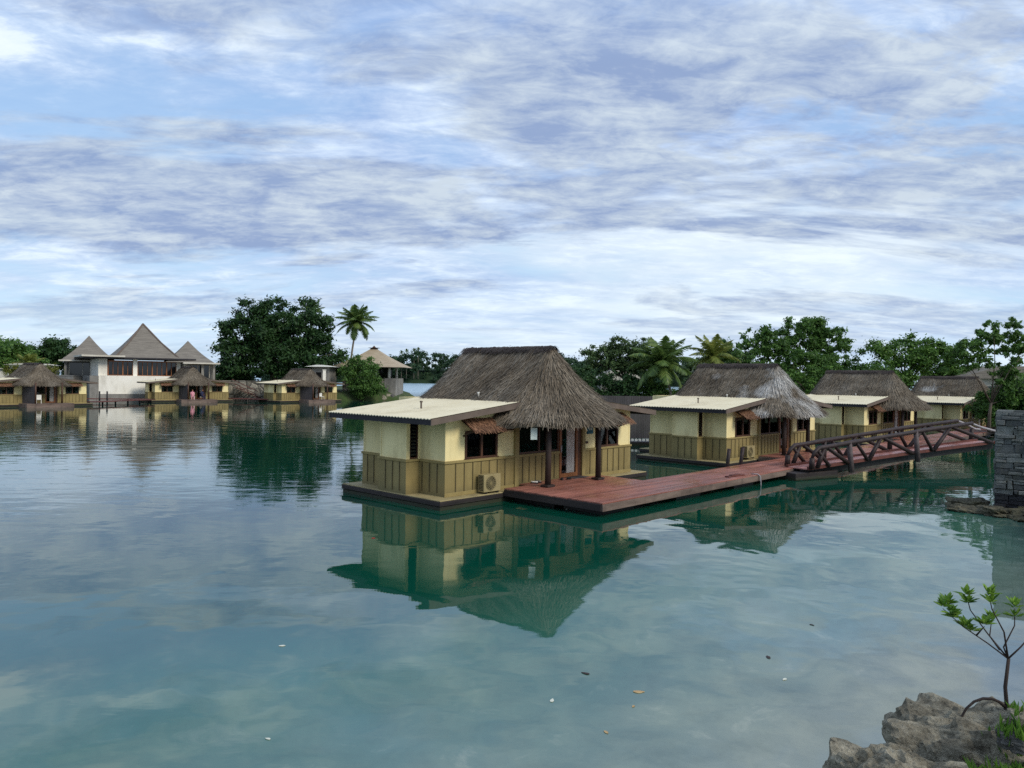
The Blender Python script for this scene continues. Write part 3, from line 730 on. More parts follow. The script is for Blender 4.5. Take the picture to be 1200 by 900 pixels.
    for i in range(n):
        u = lambda k: 5.93 + .42 * k / n
        y = lambda k: .02 + .035 * math.sin(k * 1.25)
        cu.quad((u(i), y(i), .47), (u(i + 1), y(i + 1), .47), (u(i + 1), y(i + 1), 2.40), (u(i), y(i), 2.40))
    cu.build('door_curtain', M['curtain'], root, smooth=True)
    # inner room: floor, ceiling lining and back partition
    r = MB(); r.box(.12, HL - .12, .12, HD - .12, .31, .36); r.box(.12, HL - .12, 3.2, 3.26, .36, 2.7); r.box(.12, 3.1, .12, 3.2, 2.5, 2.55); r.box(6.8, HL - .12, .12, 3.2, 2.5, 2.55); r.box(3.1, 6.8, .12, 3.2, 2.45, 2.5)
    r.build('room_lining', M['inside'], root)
    # lean-to roofs
    for mir in (0, 1):
        s = MB(); ya, yb = -.55, 4.75; n = 240; per = .152
        top, bot = [], []
        xs = (-1.08, 3.4)
        for k in range(n + 1):
            y = ya + (yb - ya) * k / n
            dz = .011 * math.sin(2 * math.pi * y / per)
            top.append([(x, y, roof_z(x) + dz) for x in xs])
        for k in range(n):
            a, b2 = top[k], top[k + 1]
            s.quad(*mirror([a[0], a[1], b2[1], b2[0]], mir))
            s.quad(*mirror([(q[0], q[1], q[2] - .022) for q in (a[0], b2[0], b2[1], a[1])], mir))
            s.quad(*mirror([a[0], b2[0], (b2[0][0], b2[0][1], b2[0][2] - .022), (a[0][0], a[0][1], a[0][2] - .022)], mir))
        so_ = s.build('lean_to_roof', M['metal'], root)
        f = MB()
        for y in (-.56, 4.72):
            P = [(-1.06, roof_z(-1.06) - .20), (3.3, roof_z(3.3) - .20), (3.3, roof_z(3.3) - .015), (-1.06, roof_z(-1.06) - .015)]
            if mir: P = [(HL - q[0], q[1]) for q in P][::-1]
            f.prism(P, y, y + .035)
        f.build('rake_board', M['fascia'], so_)
        e = MB(); mbx(e, mir, -1.045, -1.01, -.525, 4.72, 2.575, 2.752); e.build('eave_board', M['dark_fascia'], so_)
        sf = MB()
        P = [(-1.01, 2.66), (0.0, roof_z(0) - .10), (0.0, roof_z(0) - .07), (-1.01, 2.69)]
        if mir: P = [(HL - q[0], q[1]) for q in P][::-1]
        sf.prism(P, -.52, 4.7); sf.build('soffit', M['dark_fascia'], so_)
        vp = MB(); c_ = mirror([(.56, 1.84, 0)], mir)[0]; z = roof_z(.56)
        vp.tube([(c_[0], c_[1], z - .02), (c_[0], c_[1], z + .20)], .03, 8); vp.tube([(c_[0], c_[1], z + .20), (c_[0], c_[1], z + .25)], .05, 8)
        vp.build('vent_pipe', M['fascia'], so_)
    thatch_roof(root)
    # porch posts
    for x in (3.47, 6.22):
        p = MB(); p.tube([(x, -1.2, .42), (x + .01, -1.2, 1.5), (x - .005, -1.2, 2.95)], [.105, .098, .10], 14)
        po = p.build('post', M['darkwood'], root, smooth=True)
        f = MB(); f.box(x - .19, x + .19, -1.36, -1.04, .424, .50); f.build('post_foot', M['darkwood'], po, bevel=.01)
    bm = MB(); bm.box(2.9, 6.9, -1.27, -1.13, 2.62, 2.80); bm.build('porch_beam', M['darkwood'], root)
    return root

proto = make_bungalow()
H = [(-2.024, 23.279, .816), (10.01, 35.252, .797), (22.459, 48.27, .797), (36.65, 61.9, .797)]
FAR = [(-56.55, 82.1, .92), (-48.5, 103.0, .72), (-32.8, 108.0, .92)]
near_labels = [
    'closest bungalow, cream walls over olive boards, white notice hanging at its thatch',
    'bungalow with pale lichen patches on its thatch, second along the red boardwalk',
    'bungalow with even brown thatch, behind the start of the footbridge railings',
    'smallest-looking bungalow at the far end of the red boardwalk, partly behind the stone wall']
far_labels = [
    'distant bungalow cut by the left edge, beside the hedge and planter',
    'distant bungalow with two people on its porch, below the pyramid roofs',
    'distant bungalow under the big dark spreading tree across the lagoon']
houses = []
for i, (x, y, a) in enumerate(H):
    o = proto if i == 0 else copy_tree(proto)
    o.location = (x, y, (0, -.05, -.10, -.28)[i]); o.rotation_euler.z = a
    tag(o, near_labels[i], 'bungalow', 'thatched bungalows floating on the lagoon')
    houses.append(o)
for i, (x, y, a) in enumerate(FAR):
    o = copy_tree(proto, skip=('post',))
    o.location = (x, y, 0); o.rotation_euler.z = a
    tag(o, far_labels[i], 'bungalow', 'thatched bungalows floating on the lagoon')
    d = MB(); d.box(2.6, 7.4, -2.75, -.475, .31, .42); d.box(2.57, 7.43, -2.78, -.49, -.1, .305); d.build('porch_deck', M['beam'], o)
    s = MB()
    for k in range(12):
        t0, t1 = k / 12, (k + 1) / 12 - .006
        s.bar((3.1 + .4 * t0, -.1 - 2.4 * t0, 1.42), (3.1 + .4 * t1, -.1 - 2.4 * t1, 1.42), .03, 2.0)
    s.build('porch_screen', M['screen'], o)
    for px_, py_ in ((3.55, -2.45), (6.4, -2.1)):
        p = MB(); p.tube([(px_, py_, .42), (px_, py_, 2.75)], .09, 10); p.build('post', M['brownwood'], o, smooth=True)
    houses.append(o)
for o, li, sd_ in zip(houses, (.12, .62, .05, .36, .0, .1, .0), (.13, .46, .77, .31, .9, .58, .22)):
    for ch in kids(o):
        if ch.name.startswith('thatch_roof'):
            ch['lichen'] = li; ch['weather_seed'] = sd_
            if o is not proto: ch.scale.z = .965

def hp(i, b, a, z):      # point of house i in the world
    x, y, t = (H + FAR)[i]
    return (x + b * math.cos(t) - a * math.sin(t), y + b * math.sin(t) + a * math.cos(t), z)

# ------------------------------------------------------------------ boardwalk (runs along the row of bungalows)
def boardwalk():
    root = empty('boardwalk', (H[0][0], H[0][1], 0), H[0][2])
    tag(root, 'red board walkway floating in front of the bungalows, wet and slightly faded', 'boardwalk')
    d = MB()
    rects = [(2.15, 60.0, -4.42, -2.36), (2.15, 7.3, -2.355, -.475)]
    offs = []
    for k in (1, 2, 3):
        dx, dy = H[k][0] - H[0][0], H[k][1] - H[0][1]; t = H[0][2]
        offs.append((dx * math.cos(t) + dy * math.sin(t), -dx * math.sin(t) + dy * math.cos(t)))
    for b, a in offs: rects.append((b + 2.2, b + 7.3, -2.355, a - .56))
    rects.append((3.3, 6.71, -.47, -.095))
    rg = random.Random(3)
    for (x0, x1, y0, y1) in rects:
        n = max(1, round((y1 - y0) / .143)); wd = (y1 - y0) / n
        for r in range(n):
            xx = x0 + rg.uniform(-.012, .012)
            first = True
            while xx < x1 - .05:
                L = rg.uniform(2.4, 4.2)
                xe = min(xx + L, x1 + rg.uniform(-.012, .012))
                if x1 - xe < .6: xe = x1
                dz = rg.uniform(-.002, .003)
                d.box(xx, xe - .004, y0 + r * wd + .006, y0 + (r + 1) * wd - .006, .385 + dz, .42 + dz)
                xx = xe
    d.build('deck_boards', M['deck'], root)
    f = MB()
    f.box(2.15, 60, -4.43, -4.37, .17, .378); f.box(7.3, 60, -2.40, -2.35, .17, .378); f.box(7.27, 7.33, -2.35, -.48, .17, .378)
    for b, a in offs: f.box(b + 2.17, b + 2.23, -2.35, a - .56, .17, .378); f.box(b + 7.27, b + 7.33, -2.35, a - .56, .17, .378)
    f.build('edge_beam', M['beam'], root, bevel=.01)
    f = MB(); f.box(2.12, 2.18, -4.368, -.48, .17, .378); f.build('end_beam', M['hull'], root, bevel=.01)
    g = MB()
    x = 2.6
    while x < 59:
        g.box(x, x + 1.6, -4.1, -2.6, -.25, .165); x += 4.1
    g.box(2.5, 6.9, -2.3, -.6, -.25, .165)
    g.build('float', M['dark'], root)
    return root
bw = boardwalk()
def bp(b, a, z): return hp(0, b, a, z)

# things on and by the boardwalk
p0 = bp(10.95, -4.05, .423)
mb = MB(); mb.box(-.55, .55, -.09, .09, 0, .045); mb.box(-.3, .3, -.07, .07, .046, .075)
o = mb.build('plank', M['redtrim'], bevel=.006); o.location = p0; o.rotation_euler.z = H[0][2] - .08
tag(o, 'short red plank lying loose on the boardwalk near its front edge', 'plank')
mb = MB(); q = bp(12.15, -4.46, 0)
mb.tube([bp(12.0, -4.2, .43), bp(12.1, -4.42, .44), bp(12.14, -4.50, .36), bp(12.15, -4.52, .15), bp(12.14, -4.54, -.1)], .022, 8)
tag(mb.build('hose', M['steel'], smooth=True), 'pale hose hanging over the boardwalk edge into the water', 'hose')
for k, (b, lean, lab) in enumerate(((14.15, .10, 'left one of two short dark mooring posts behind the boardwalk'), (15.3, .16, 'right one of two short dark mooring posts behind the boardwalk, leaning more'))):
    mb = MB(); x, y, z = bp(b, -2.05, 0)
    mb.tube([(x, y, -.5), (x + lean * .5, y, .5), (x + lean, y, 1.12)], [.085, .08, .075], 10)
    tag(mb.build('mooring_post', M['log'], smooth=True), lab, 'post', 'mooring posts by the boardwalk')

# doormat, shoes, sandals on the near porch
x, y, z = hp(0, 6.15, -.32, .422)
mb = MB(); mb.box(-.42, .42, -.22, .22, 0, .014); o = mb.build('doormat', M['screen'], bevel=.004); o.location = (x, y, z); o.rotation_euler.z = H[0][2]
tag(o, 'grey doormat in front of the open glass door of the closest bungalow', 'doormat')
def shoe(pos, rz, m, lab, grp):
    r = empty('shoe', pos, rz)
    s = MB(); s.prism([(-.05, -.13), (.05, -.13), (.052, .02), (.035, .13), (-.03, .14), (-.05, .04)], 0, .025, 'z'); s.build('sole', M['rubber'], r, bevel=.004)
    u = MB(); u.prism([(-.042, -.12), (.042, -.12), (.045, .02), (.03, .11), (-.025, .12), (-.043, .04)], .026, .075, 'z'); u.build('upper', M[m], r, bevel=.02)
    tag(r, lab, 'shoe', grp); return r
shoe(hp(0, 3.75, -.36, .422), H[0][2] + .4, 'white', 'pale shoe on the red boards, the one beside the porch post foot, toe outward', 'shoes left on the porch')
shoe(hp(0, 4.0, -.30, .422), H[0][2] + .1, 'conc2', 'grey shoe on the red boards below the picture window', 'shoes left on the porch')
shoe(hp(0, 5.2, -.38, .422), H[0][2] - 1.1, 'dark', 'black shoe tossed sideways to the left of the doormat', 'shoes left on the porch')
shoe(hp(0, 5.48, -.46, .422), H[0][2] + 1.7, 'dark', 'black shoe against the corner of the doormat', 'shoes left on the porch')

# air conditioner units on the ledges
def ac_unit(i, lab):
    x, y, z = hp(i, 1.68, -.26, .30)
    r = empty('air_conditioner', (x, y, z), (H + FAR)[i][2]); r.scale = (.9, .9, .9)
    c = MB(); c.box(-.42, .42, -.16, .16, .06, .68); c.build('case', M['ac'], r, bevel=.015)
    f = MB(); f.box(-.34, -.24, -.14, .14, 0, .058); f.box(.24, .34, -.14, .14, 0, .058); f.build('foot', M['dark'], r)
    g = MB()
    for rad in (.06, .11, .16, .21, .25): 
        g.tube([(-.08 + rad * math.cos(a), -.178, .37 + rad * math.sin(a)) for a in np.linspace(0, 2 * math.pi, 29)], .007, 5, cap=False)
    for a in np.linspace(0, math.pi, 9)[:-1]:
        g.bar((-.08 - .25 * math.cos(a), -.17, .37 - .25 * math.sin(a)), (-.08 + .25 * math.cos(a), -.17, .37 + .25 * math.sin(a)), .01, .008)
    g.build('fan_grille', M['ac'], r)
    k = MB(); k.tube([(-.08, -.16, .37), (-.08, -.1635, .37)], .24, 28); k.build('fan_opening', M['dark'], r)
    s = MB()
    for zz in np.arange(.12, .64, .05): s.box(-.425, -.421, -.12, .12, zz, zz + .025)
    s.build('side_louvre', M['dark'], r)
    tag(r, lab, 'air conditioner', 'air conditioner units on the bungalow ledges')
ac_unit(0, 'cream air conditioner unit under the awning window of the closest bungalow')
ac_unit(1, 'cream air conditioner unit on the lichen-roofed second bungalow')
ac_unit(2, 'cream air conditioner unit on the third bungalow, behind the bridge rail')

# hanging notice and wall poster
x, y, z = hp(0, 2.72, -1.22, 2.02)
r = empty('hanging_sign', (x, y, z), H[0][2] - .5)
mb = MB(); mb.box(-.11, .11, -.012, .012, 0, .38); mb.build('board', M['sign'], r)
mb = MB(); mb.tube([(-.09, 0, .38), (0, 0, .58)], .006, 5); mb.tube([(.09, 0, .38), (0, 0, .58)], .006, 5); mb.build('cord', M['dark'], r)
tag(r, 'small pale notice board hanging from the thatch edge of the closest bungalow', 'sign')
x, y, z = hp(0, 7.27, -.012, 1.93)
mb = MB(); mb.box(-.19, .19, -.012, .0, 0, .36); mb.box(-.16, .16, -.016, -.0125, .03, .33); o = mb.build('wall_poster', M['teal']); o.location = (x, y, z); o.rotation_euler.z = H[0][2]
tag(o, 'teal framed picture on the cream wall right of the glass door', 'poster')
x, y, z = hp(0, 7.08, -.012, 1.58)
mb = MB(); mb.box(-.07, .07, -.02, 0, 0, .09); o = mb.build('light_switch', M['brownwood'], bevel=.004); o.location = (x, y, z); o.rotation_euler.z = H[0][2]
tag(o, 'small brown switch plate on the cream wall below the teal picture', 'switch')

# ------------------------------------------------------------------ footbridge to the shore
def footbridge():
    ang = math.atan2(.497, .868)
    S = Vector((12.08, 30.93, 0)); LB, WB = 14.1, .9
    root = empty('footbridge', S, ang)
    tag(root, 'sloping wooden footbridge with dark log railings leading to the shore', 'footbridge')
    zd = lambda t: .45 + .68 * max(0, t) / LB + .05 * math.sin(math.pi * min(1, max(0, t / LB)))
    d = MB(); t = 0.0
    while t < LB:
        a, b = t, min(LB, t + .14)
        za, zb = zd(a), zd(b)
        P = [(a + .003, 0), (b - .003, 0)]
        v = len(d.v)
        d.v += [(a + .003, .0, za - .04), (b - .003, .0, zb - .04), (b - .003, WB, zb - .04), (a + .003, WB, za - .04), (a + .003, 0, za), (b - .003, 0, zb), (b - .003, WB, zb), (a + .003, WB, za)]
        d.f += [tuple(v + i for i in q) for q in ((0, 3, 2, 1), (4, 5, 6, 7), (0, 1, 5, 4), (1, 2, 6, 5), (2, 3, 7, 6), (3, 0, 4, 7))]
        t = b
    d.build('deck_boards', M['pinkdeck'], root)
    for y, m_ in ((-.07, 'redtrim'), (WB + .07, 'redtrim')):
        f = MB(); n = 16
        for i in range(n):
            a, b = LB * i / n, LB * (i + 1) / n
            f.bar((a, y, zd(a) + .02), (b + .01, y, zd(b) + .02), .10, .13)
        f.build('kerb_beam', M[m_], root)
    g = MB(); n = 16
    for y in (.25, WB - .25):
        for i in range(n):
            a, b = LB * i / n, LB * (i + 1) / n
            g.bar((a, y, zd(a) - .2), (b + .01, y, zd(b) - .2), .16, .3)
    g.build('girder', M['dark'], root)
    fl = MB(); fl.box(-.7, 1.9, -.05, WB + .6, -.3, .30); fl.box(-.73, 1.93, -.08, -.055, .02, .12); fl.build('pontoon', M['hull'], root, bevel=.015)
    # railings: log rail, posts and zigzag braces
    rh = lambda t: zd(t) + .80 + .34 * (t / LB)
    for side, y in (('near', -.16), ('far', WB + .16)):
        ex = 0 if side == 'near' else .9
        rail = MB(); ts = [.55, 1.2, 2.5, 4.5, 6.2, 8, 10, 11.6 + ex]
        rail.tube([(.12, y, zd(0) + .46), (.3, y, zd(.3) + .68)] + [(t, y, rh(t) + .012 * math.sin(t * 5)) for t in ts], [.06, .085] + [.10, .09, .10, .09, .09, .10, .09, .085], 10)
        ro = rail.build('railing', M['log'], root, smooth=True)
        e = MB(); e.tube([(11.55 + ex, y, rh(11.6 + ex)), (12.4 + ex, y, rh(12.4 + ex) - .25), (13.5 + ex * .6, y, zd(13.5) + .62), (14.0 + ex * .6, y, zd(14) + .55)], .055, 8); e.build('end_rail', M['steel'], ro, smooth=True)
        for t, lo in ((.05, 0.0), (2.45, -.38), (7.1, -.38), (13.8, -.2)):
            p = MB(); tp = rh(t) + .05 if 1 < t < 13 else (zd(t) + (.46 if t < 1 else .62))
            dx = .0 if t > 1 else .08
            p.tube([(t + .06, y - .09 * (1 if side == 'near' else -1) * (t > 1), zd(t) + lo), (t + dx, y, tp)], [.12, .10], 8)
            p.build('post', M['log2' if 1 < t < 13 and side == 'near' else 'log'], ro, smooth=True)
        for (a, b, c) in ((.1, 1.0, 2.4), (2.6, 4.7, 6.9), (7.3, 9.9, 13.4)):
            for s, e_ in ((a + 1.2 if a > 1 else a + .35, b - .15), (c, b + .1)):
                p = MB(); p.tube([(s, y, zd(s) + .02), (e_, y, rh(e_) - .06)], [.095, .085], 8); p.build('brace', M['log'], ro, smooth=True)
            p = MB(); p.tube([(a + 1.1, y, zd(a + 1.1) + .02), (a + .35, y, rh(a + .4) - .08)], [.08, .07], 8); p.build('brace', M['log'], ro, smooth=True)
    return root
footbridge()

# ------------------------------------------------------------------ stone wall at the right edge, with rocks at its foot
def stone_pier():
    r = empty('stone_pier', (15.1, 23.59, 0), R(-34))
    rg = random.Random(8)
    LX, LY, TOP = 5.0, 1.6, 3.16
    core = MB(); core.box(.10, LX - .1, .10, LY - .1, -.5, TOP - .08); core.build('core', M['mortar'], r)
    def stone(mb, c, ax, u0, u1, z0, z1, dep):
        """one hewn stone on a face: u along the face, dep how far it stands proud"""
        j = lambda k=.026: rg.uniform(-k, k)
        P = []
        for (v_, sh) in ((.16, 0.0), (-dep * .4, .0), (-dep, .022)):
            for (u, z) in ((u0 + sh, z0 + sh), (u1 - sh, z0 + sh), (u1 - sh, z1 - sh), (u0 + sh, z1 - sh)):
                P.append((u + j(), v_ + (j(.012) if v_ < .1 else 0), z + j(.014)))
        Q = [(p[0], p[1], p[2]) if ax == 'front' else (p[1], p[0], p[2]) if ax == 'left' else (p[0], LY - p[1], p[2]) for p in P]
        b = len(mb.v); mb.v += Q
        for k in (0, 4):
            for i in range(4):
                q = (b + k + i, b + k + (i + 1) % 4, b + k + 4 + (i + 1) % 4, b + k + 4 + i)
                mb.f.append(q)
        mb.f.append((b + 8, b + 9, b + 10, b + 11))
    for nm, za, zb, m in (('upper_courses', .62, TOP, 'stone'), ('wet_footing', -.3, .61, 'wetstone')):
        mb = MB()
        for face, L in (('front', LX), ('left', LY), ('back', LX)):
            z = za
            while z < zb - .03:
                h = min(rg.uniform(.10, .30), zb - z)
                u = 0.0
                while u < L - .02:
                    w = min(rg.uniform(.10, .50), L - u)
                    if L - u - w < .08: w = L - u
                    if h > .15 and rg.random() < .6:
                        hm = h * rg.uniform(.3, .7)
                        stone(mb, None, face, u + .006, u + w - .006, z + .005, z + hm - .005, rg.uniform(-.02, .05)); stone(mb, None, face, u + .006, u + w - .006, z + hm + .004, z + h - .005, rg.uniform(-.02, .05))
                    else:
                        stone(mb, None, face, u + .006, u + w - .006, z + .005, z + h - .005, rg.uniform(-.02, .06))
                    u += w
                z += h
        if nm == 'upper_courses':
            u = 0
            while u < LX:
                w = rg.uniform(.25, .6); y = 0
                while y < LY - .02:
                    d = min(rg.uniform(.25, .6), LY - y); zt = TOP + rg.uniform(-.03, .05)
                    mb.box(u + .006, min(u + w, LX) - .006, y + .006, y + d - .006, TOP - .09, zt); y += d
                u += w
        mb.build(nm, M[m], r, bevel=.012)
    tag(r, 'tall grey stacked stone wall with a wet black foot at the water', 'stone wall')
stone_pier()

def rock(name, loc, dims, m, seed, sub=4, amp=.28, label=None, group=None, freq=1.4, flat=0):
    bm = bmesh.new(); bmesh.ops.create_icosphere(bm, subdivisions=sub, radius=1)
    off = Vector((seed * 3.7, seed * 1.3, seed * 7.1))
    for v in bm.verts:
        p = v.co.copy()
        q = p * freq + off
        n = mn.noise(q) + .45 * mn.noise(q * 2.3)
        f1 = mn.noise(q * 1.5 + Vector((3, 3, 3)), noise_basis='VORONOI_F2F1')          # broken facets and clefts
        t = 0; a_ = 1.0; fr = 3.0
        if sub > 3:
            for o in range(5 if sub > 5 else 3):
                t += a_ * (abs(mn.noise(Vector((q.x, q.y, q.z * 1.6)) * fr)) - .25); a_ *= .55; fr *= 2.07
        k = 1 + amp * n + amp * .55 * (min(f1, .45) - .3) - amp * .42 * t
        mx = max(abs(p.x), abs(p.y), abs(p.z)); k *= 1 + .45 * (1 / max(mx, .58) - 1)   # blunt the ball into a block
        v.co = Vector((p.x * k * dims[0], p.y * k * dims[1], p.z * k * dims[2]))
    me = bpy.data.meshes.new(name); bm.to_mesh(me); bm.free(); me.materials.append(M[m])
    o = bpy.data.objects.new(name, me); COL.objects.link(o); o.location = loc; o.rotation_euler.z = seed * 1.1
    tag(o, label, 'rock', group)
    return o

rk = [((15.0, 23.3, .05), (.75, .5, .24), 'dark weedy rock at the foot of the stone wall'), ((14.4, 23.9, .0), (.6, .5, .2), 'leftmost low dark rock beside the stone wall, awash'),
      ((15.9, 22.8, .05), (.9, .6, .26), 'brown weedy rock in front of the wet wall foot'), ((15.2, 22.5, -.02), (.55, .4, .16), 'small flat rock nearest the viewer by the stone wall'), ((14.9, 24.6, .02), (.7, .5, .28), 'dark rock behind the corner of the stone wall'),
      ((16.6, 22.2, .02), (.9, .5, .25), 'rock cut by the right edge under the stone wall')]
for i, (p, d, lab) in enumerate(rk): rock('shore_rock', p, d, 'shorerock', i + 1.3, 4, .3, lab, 'rocks at the foot of the stone wall')

# ------------------------------------------------------------------ foreground boulders, grass, sapling
rock('boulder', (2.50, 4.62, 1.12), (.60, .50, .60), 'rock', 2.4, 6, .22, 'grey pitted coral boulder lowest and furthest left in the corner', 'coral boulders in the corner', 1.6)
rock('boulder', (3.36, 5.1, 1.20), (.82, .55, .55), 'rock', 5.1, 6, .21, 'big flat-topped brown-grey boulder behind, highest in the corner', 'coral boulders in the corner', 1.5)
rock('boulder', (3.72, 4.98, 1.72), (.20, .22, .26), 'darkrock', 3.3, 5, .25, 'dark round boulder at the right edge beside the sapling', 'coral boulders in the corner', 1.4)
rg = random.Random(5)
for i, (p, d, lab) in enumerate((((2.98, 4.25, 1.66), (.15, .12, .09), 'small grey stone on the grass nearest the corner'), ((3.2, 4.62, 1.93), (.14, .11, .08), 'small rounded grey stone resting on the big boulder'),
        ((3.42, 4.4, 1.85), (.17, .13, .10), 'grey stone between two grass tufts'), ((3.05, 4.55, 1.86), (.10, .09, .06), 'tiny pale stone in the crevice of the boulders'))):
    rock('stone', p, d, 'darkrock' if i != 1 else 'rock', i + 7.7, 4, .22, lab, 'loose stones on the boulders')

def blade_tufts(spots, name, label):
    mb = MB()
    bpy.context.view_layer.update(); dg = bpy.context.evaluated_depsgraph_get()
    for (x, y, rad, n, h) in spots:
        P = np.stack([x + RNG.normal(0, rad, n), y + RNG.normal(0, rad, n), np.full(n, 0.0)], -1)
        for i in range(n):
            hit, loc, *_ = SC.ray_cast(dg, Vector((P[i, 0], P[i, 1], 3.2)), Vector((0, 0, -1)))
            P[i, 2] = loc.z - .01 if hit else 0
        az = RNG.uniform(0, 6.28, n); lean = RNG.uniform(.1, .7, n); hh = h * RNG.uniform(.5, 1.2, n)
        w = RNG.uniform(.004, .010, n)
        S = np.stack([-np.sin(az), np.cos(az), np.zeros(n)], -1); O = np.stack([np.cos(az), np.sin(az), np.zeros(n)], -1)
        mid = P + O * (lean * hh * .35)[:, None] + np.array([0, 0, 1.]) * (hh * .6)[:, None]
        tip = P + O * (lean * hh)[:, None] + np.array([0, 0, 1.]) * hh[:, None]
        V = np.stack([P - S * w[:, None], P + S * w[:, None], mid + S * w[:, None] * .8, tip, mid - S * w[:, None] * .8], 1).reshape(-1, 3)
        mb.np_add(V, np.arange(n * 5).reshape(-1, 5))
    return tag(mb.build(name, M['grass']), label, 'grass', kind='stuff')
blade_tufts([(2.45, 4.05, .07, 160, .09), (2.62, 4.12, .08, 300, .11), (2.82, 4.2, .09, 320, .11), (3.05, 4.45, .08, 200, .10), (3.2, 4.75, .07, 110, .08), (2.9, 4.3, .1, 200, .10), (3.42, 5.0, .05, 60, .07)], 'grass', 'bright green grass tufts among the boulders in the corner')

def mangrove():
    base = Vector((3.49, 5.30, 1.58))
    r = empty('mangrove_sapling', base)
    tag(r, 'small mangrove sapling with glossy leaf rosettes growing beside the boulders', 'sapling')
    tk = MB()
    J = Vector((.02, 0, .50))
    tk.tube([(0.03, 0, -.2), (0.02, 0, .1), (.0, 0, .3), tuple(J)], [.017, .0145, .0125, .011], 8)
    tips = []
    def br(pts, r0):
        pts = [(q[0] * .84, q[1], q[2]) for q in pts]
        tk.tube(pts, [r0 * (1 - .6 * i / (len(pts) - 1)) for i in range(len(pts))], 6)
    for path, tp in (([J, (-.14, .02, .60), (-.36, .0, .72), (-.52, .02, .84)], [(-.52, .02, .85), (-.43, .02, .775), (-.34, .0, .72), (-.48, -.03, .82), (-.28, .01, .685), (-.46, .05, .86)]),
                     ([J, (-.12, .05, .66), (-.26, .06, .82), (-.30, .05, .92)], [(-.30, .05, .925), (-.29, .055, .87)]),
                     ([J, (-.05, -.04, .70), (-.16, -.05, .86), (-.18, -.04, .95)], [(-.18, -.04, .955), (-.17, -.045, .90)]),
                     ([J, (-.02, 0, .58), (.10, .04, .72), (.10, .04, .84)], [(.10, .04, .85), (.10, .04, .78)]),
                     ([J, (.12, 0, .58), (.22, .0, .68), (.26, .0, .82)], [(.25, .0, .84)]),
                     ([(-.05, 0, .56), (-.10, .05, .64), (-.08, .06, .74)], [(-.08, .06, .75)]),
                     ([(-.25, .0, .66), (-.22, -.05, .74)], [(-.22, -.05, .75)])):
        br([tuple(q) for q in path], .0065); tips += tp
    tk.build('trunk', M['bark_dark'], r, smooth=True)
    for pth in ([(0, 0, .16), (-.04, 0, .195), (-.09, .0, .215), (-.15, .005, .215), (-.21, .01, .19), (-.26, .015, .14), (-.30, .02, .06), (-.33, .02, -.1)], [(.0, 0, .14), (.06, .02, .16), (.10, .03, .06), (.11, .03, -.1)], [(0.01, -.01, .10), (.02, -.06, .08), (.03, -.10, -.1)]):
        p = MB(); p.tube(pth, [.012 - .0008 * k_ for k_ in range(len(pth))], 6); p.build('prop_root', M['bark_dark'], r, smooth=True)
    lf = MB(); rr = random.Random(4)
    for t in tips:
        t = Vector((t[0] * .84, t[1], t[2]))
        for k in range(rr.randint(16, 22)):
            a = rr.uniform(0, 6.28); e = rr.uniform(.25, 1.35)
            d = Vector((math.cos(a) * math.cos(e), math.sin(a) * math.cos(e), math.sin(e)))
            L = rr.uniform(.05, .088); W = L * .38
            s = d.cross(Vector((0, 0, 1))).normalized(); n = s.cross(d)
            o = t + d * .008
            pts = [o, o + d * L * .35 + s * W * .45 + n * .005, o + d * L * .7 + s * W * .42, o + d * L - n * .008, o + d * L * .7 - s * W * .42, o + d * L * .35 - s * W * .45 + n * .005]
            b = len(lf.v); lf.v += [tuple(q) for q in pts]; lf.v.append(tuple(o + d * L * .55 - n * .006))
            for i in range(6): lf.f.append((b + i, b + (i + 1) % 6, b + 6))
    lf.build('crown', M['leaf_mangrove'], r)
mangrove()

# floating leaves and scraps
fl = [(766, 810, .075, 'dryleaf', 'large dry tan leaf floating in the shallows'), (655, 823, .05, 'paleleaf', 'pale scrap floating left of the tan leaf'), (697, 791, .06, 'darkleaf', 'dark sodden leaf floating left of centre'),
      (922, 796, .045, 'paleleaf', 'pale leaf floating toward the boulders'), (718, 858, .04, 'dryleaf', 'tan leaf floating nearest the viewer'), (339, 764, .05, 'paleleaf', 'white scrap floating on open water to the left'),
      (902, 773, .06, 'darkleaf', 'dark leaf cluster on the water above the pale leaf'), (320, 868, .035, 'paleleaf', 'tiny pale scrap low on the left'), (757, 829, .03, 'dryleaf', 'small tan leaf just below the large one'), (953, 736, .04, 'darkleaf', 'dark leaf floating to the right, alone')]
fl += [(438, 639, .05, 'redleaf', 'tiny red petal floating below the left corner of the closest bungalow'), (665, 599, .06, 'paleleaf', 'white scrap floating under the front edge of the red deck')]
fxy = {(438, 639): (-3.37, 18.65), (665, 599): (1.72, 23.2), (766, 810): (1.67, 9.67), (655, 823): (.55, 9.37), (697, 791): (1.06, 10.25), (922, 796): (3.72, 10.15), (718, 858): (1.12, 8.55), (339, 764): (-3.34, 11.14), (902, 773): (3.77, 10.95), (320, 868): (-2.62, 8.28), (757, 829): (1.54, 9.24), (953, 736): (4.99, 12.45)}
for i, (u, v, s, m_, lab) in enumerate(fl):
    x, y = fxy[(u, v)]
    mb = MB(); n = 14; top = []
    for k in range(n):
        a = 6.283 * k / n; rr = s * .85 * (1 + .08 * math.sin(3 * a + i)) * (1 if k else 1.35)
        top.append((rr * math.cos(a), .55 * rr * math.sin(a)))
    mb.prism(top, .003, .009, 'z')
    o = mb.build('floating_leaf', M[m_]); o.location = (x, y, 0); o.rotation_euler.z = i * 1.3
    tag(o, lab, 'leaf', 'leaves floating on the lagoon')

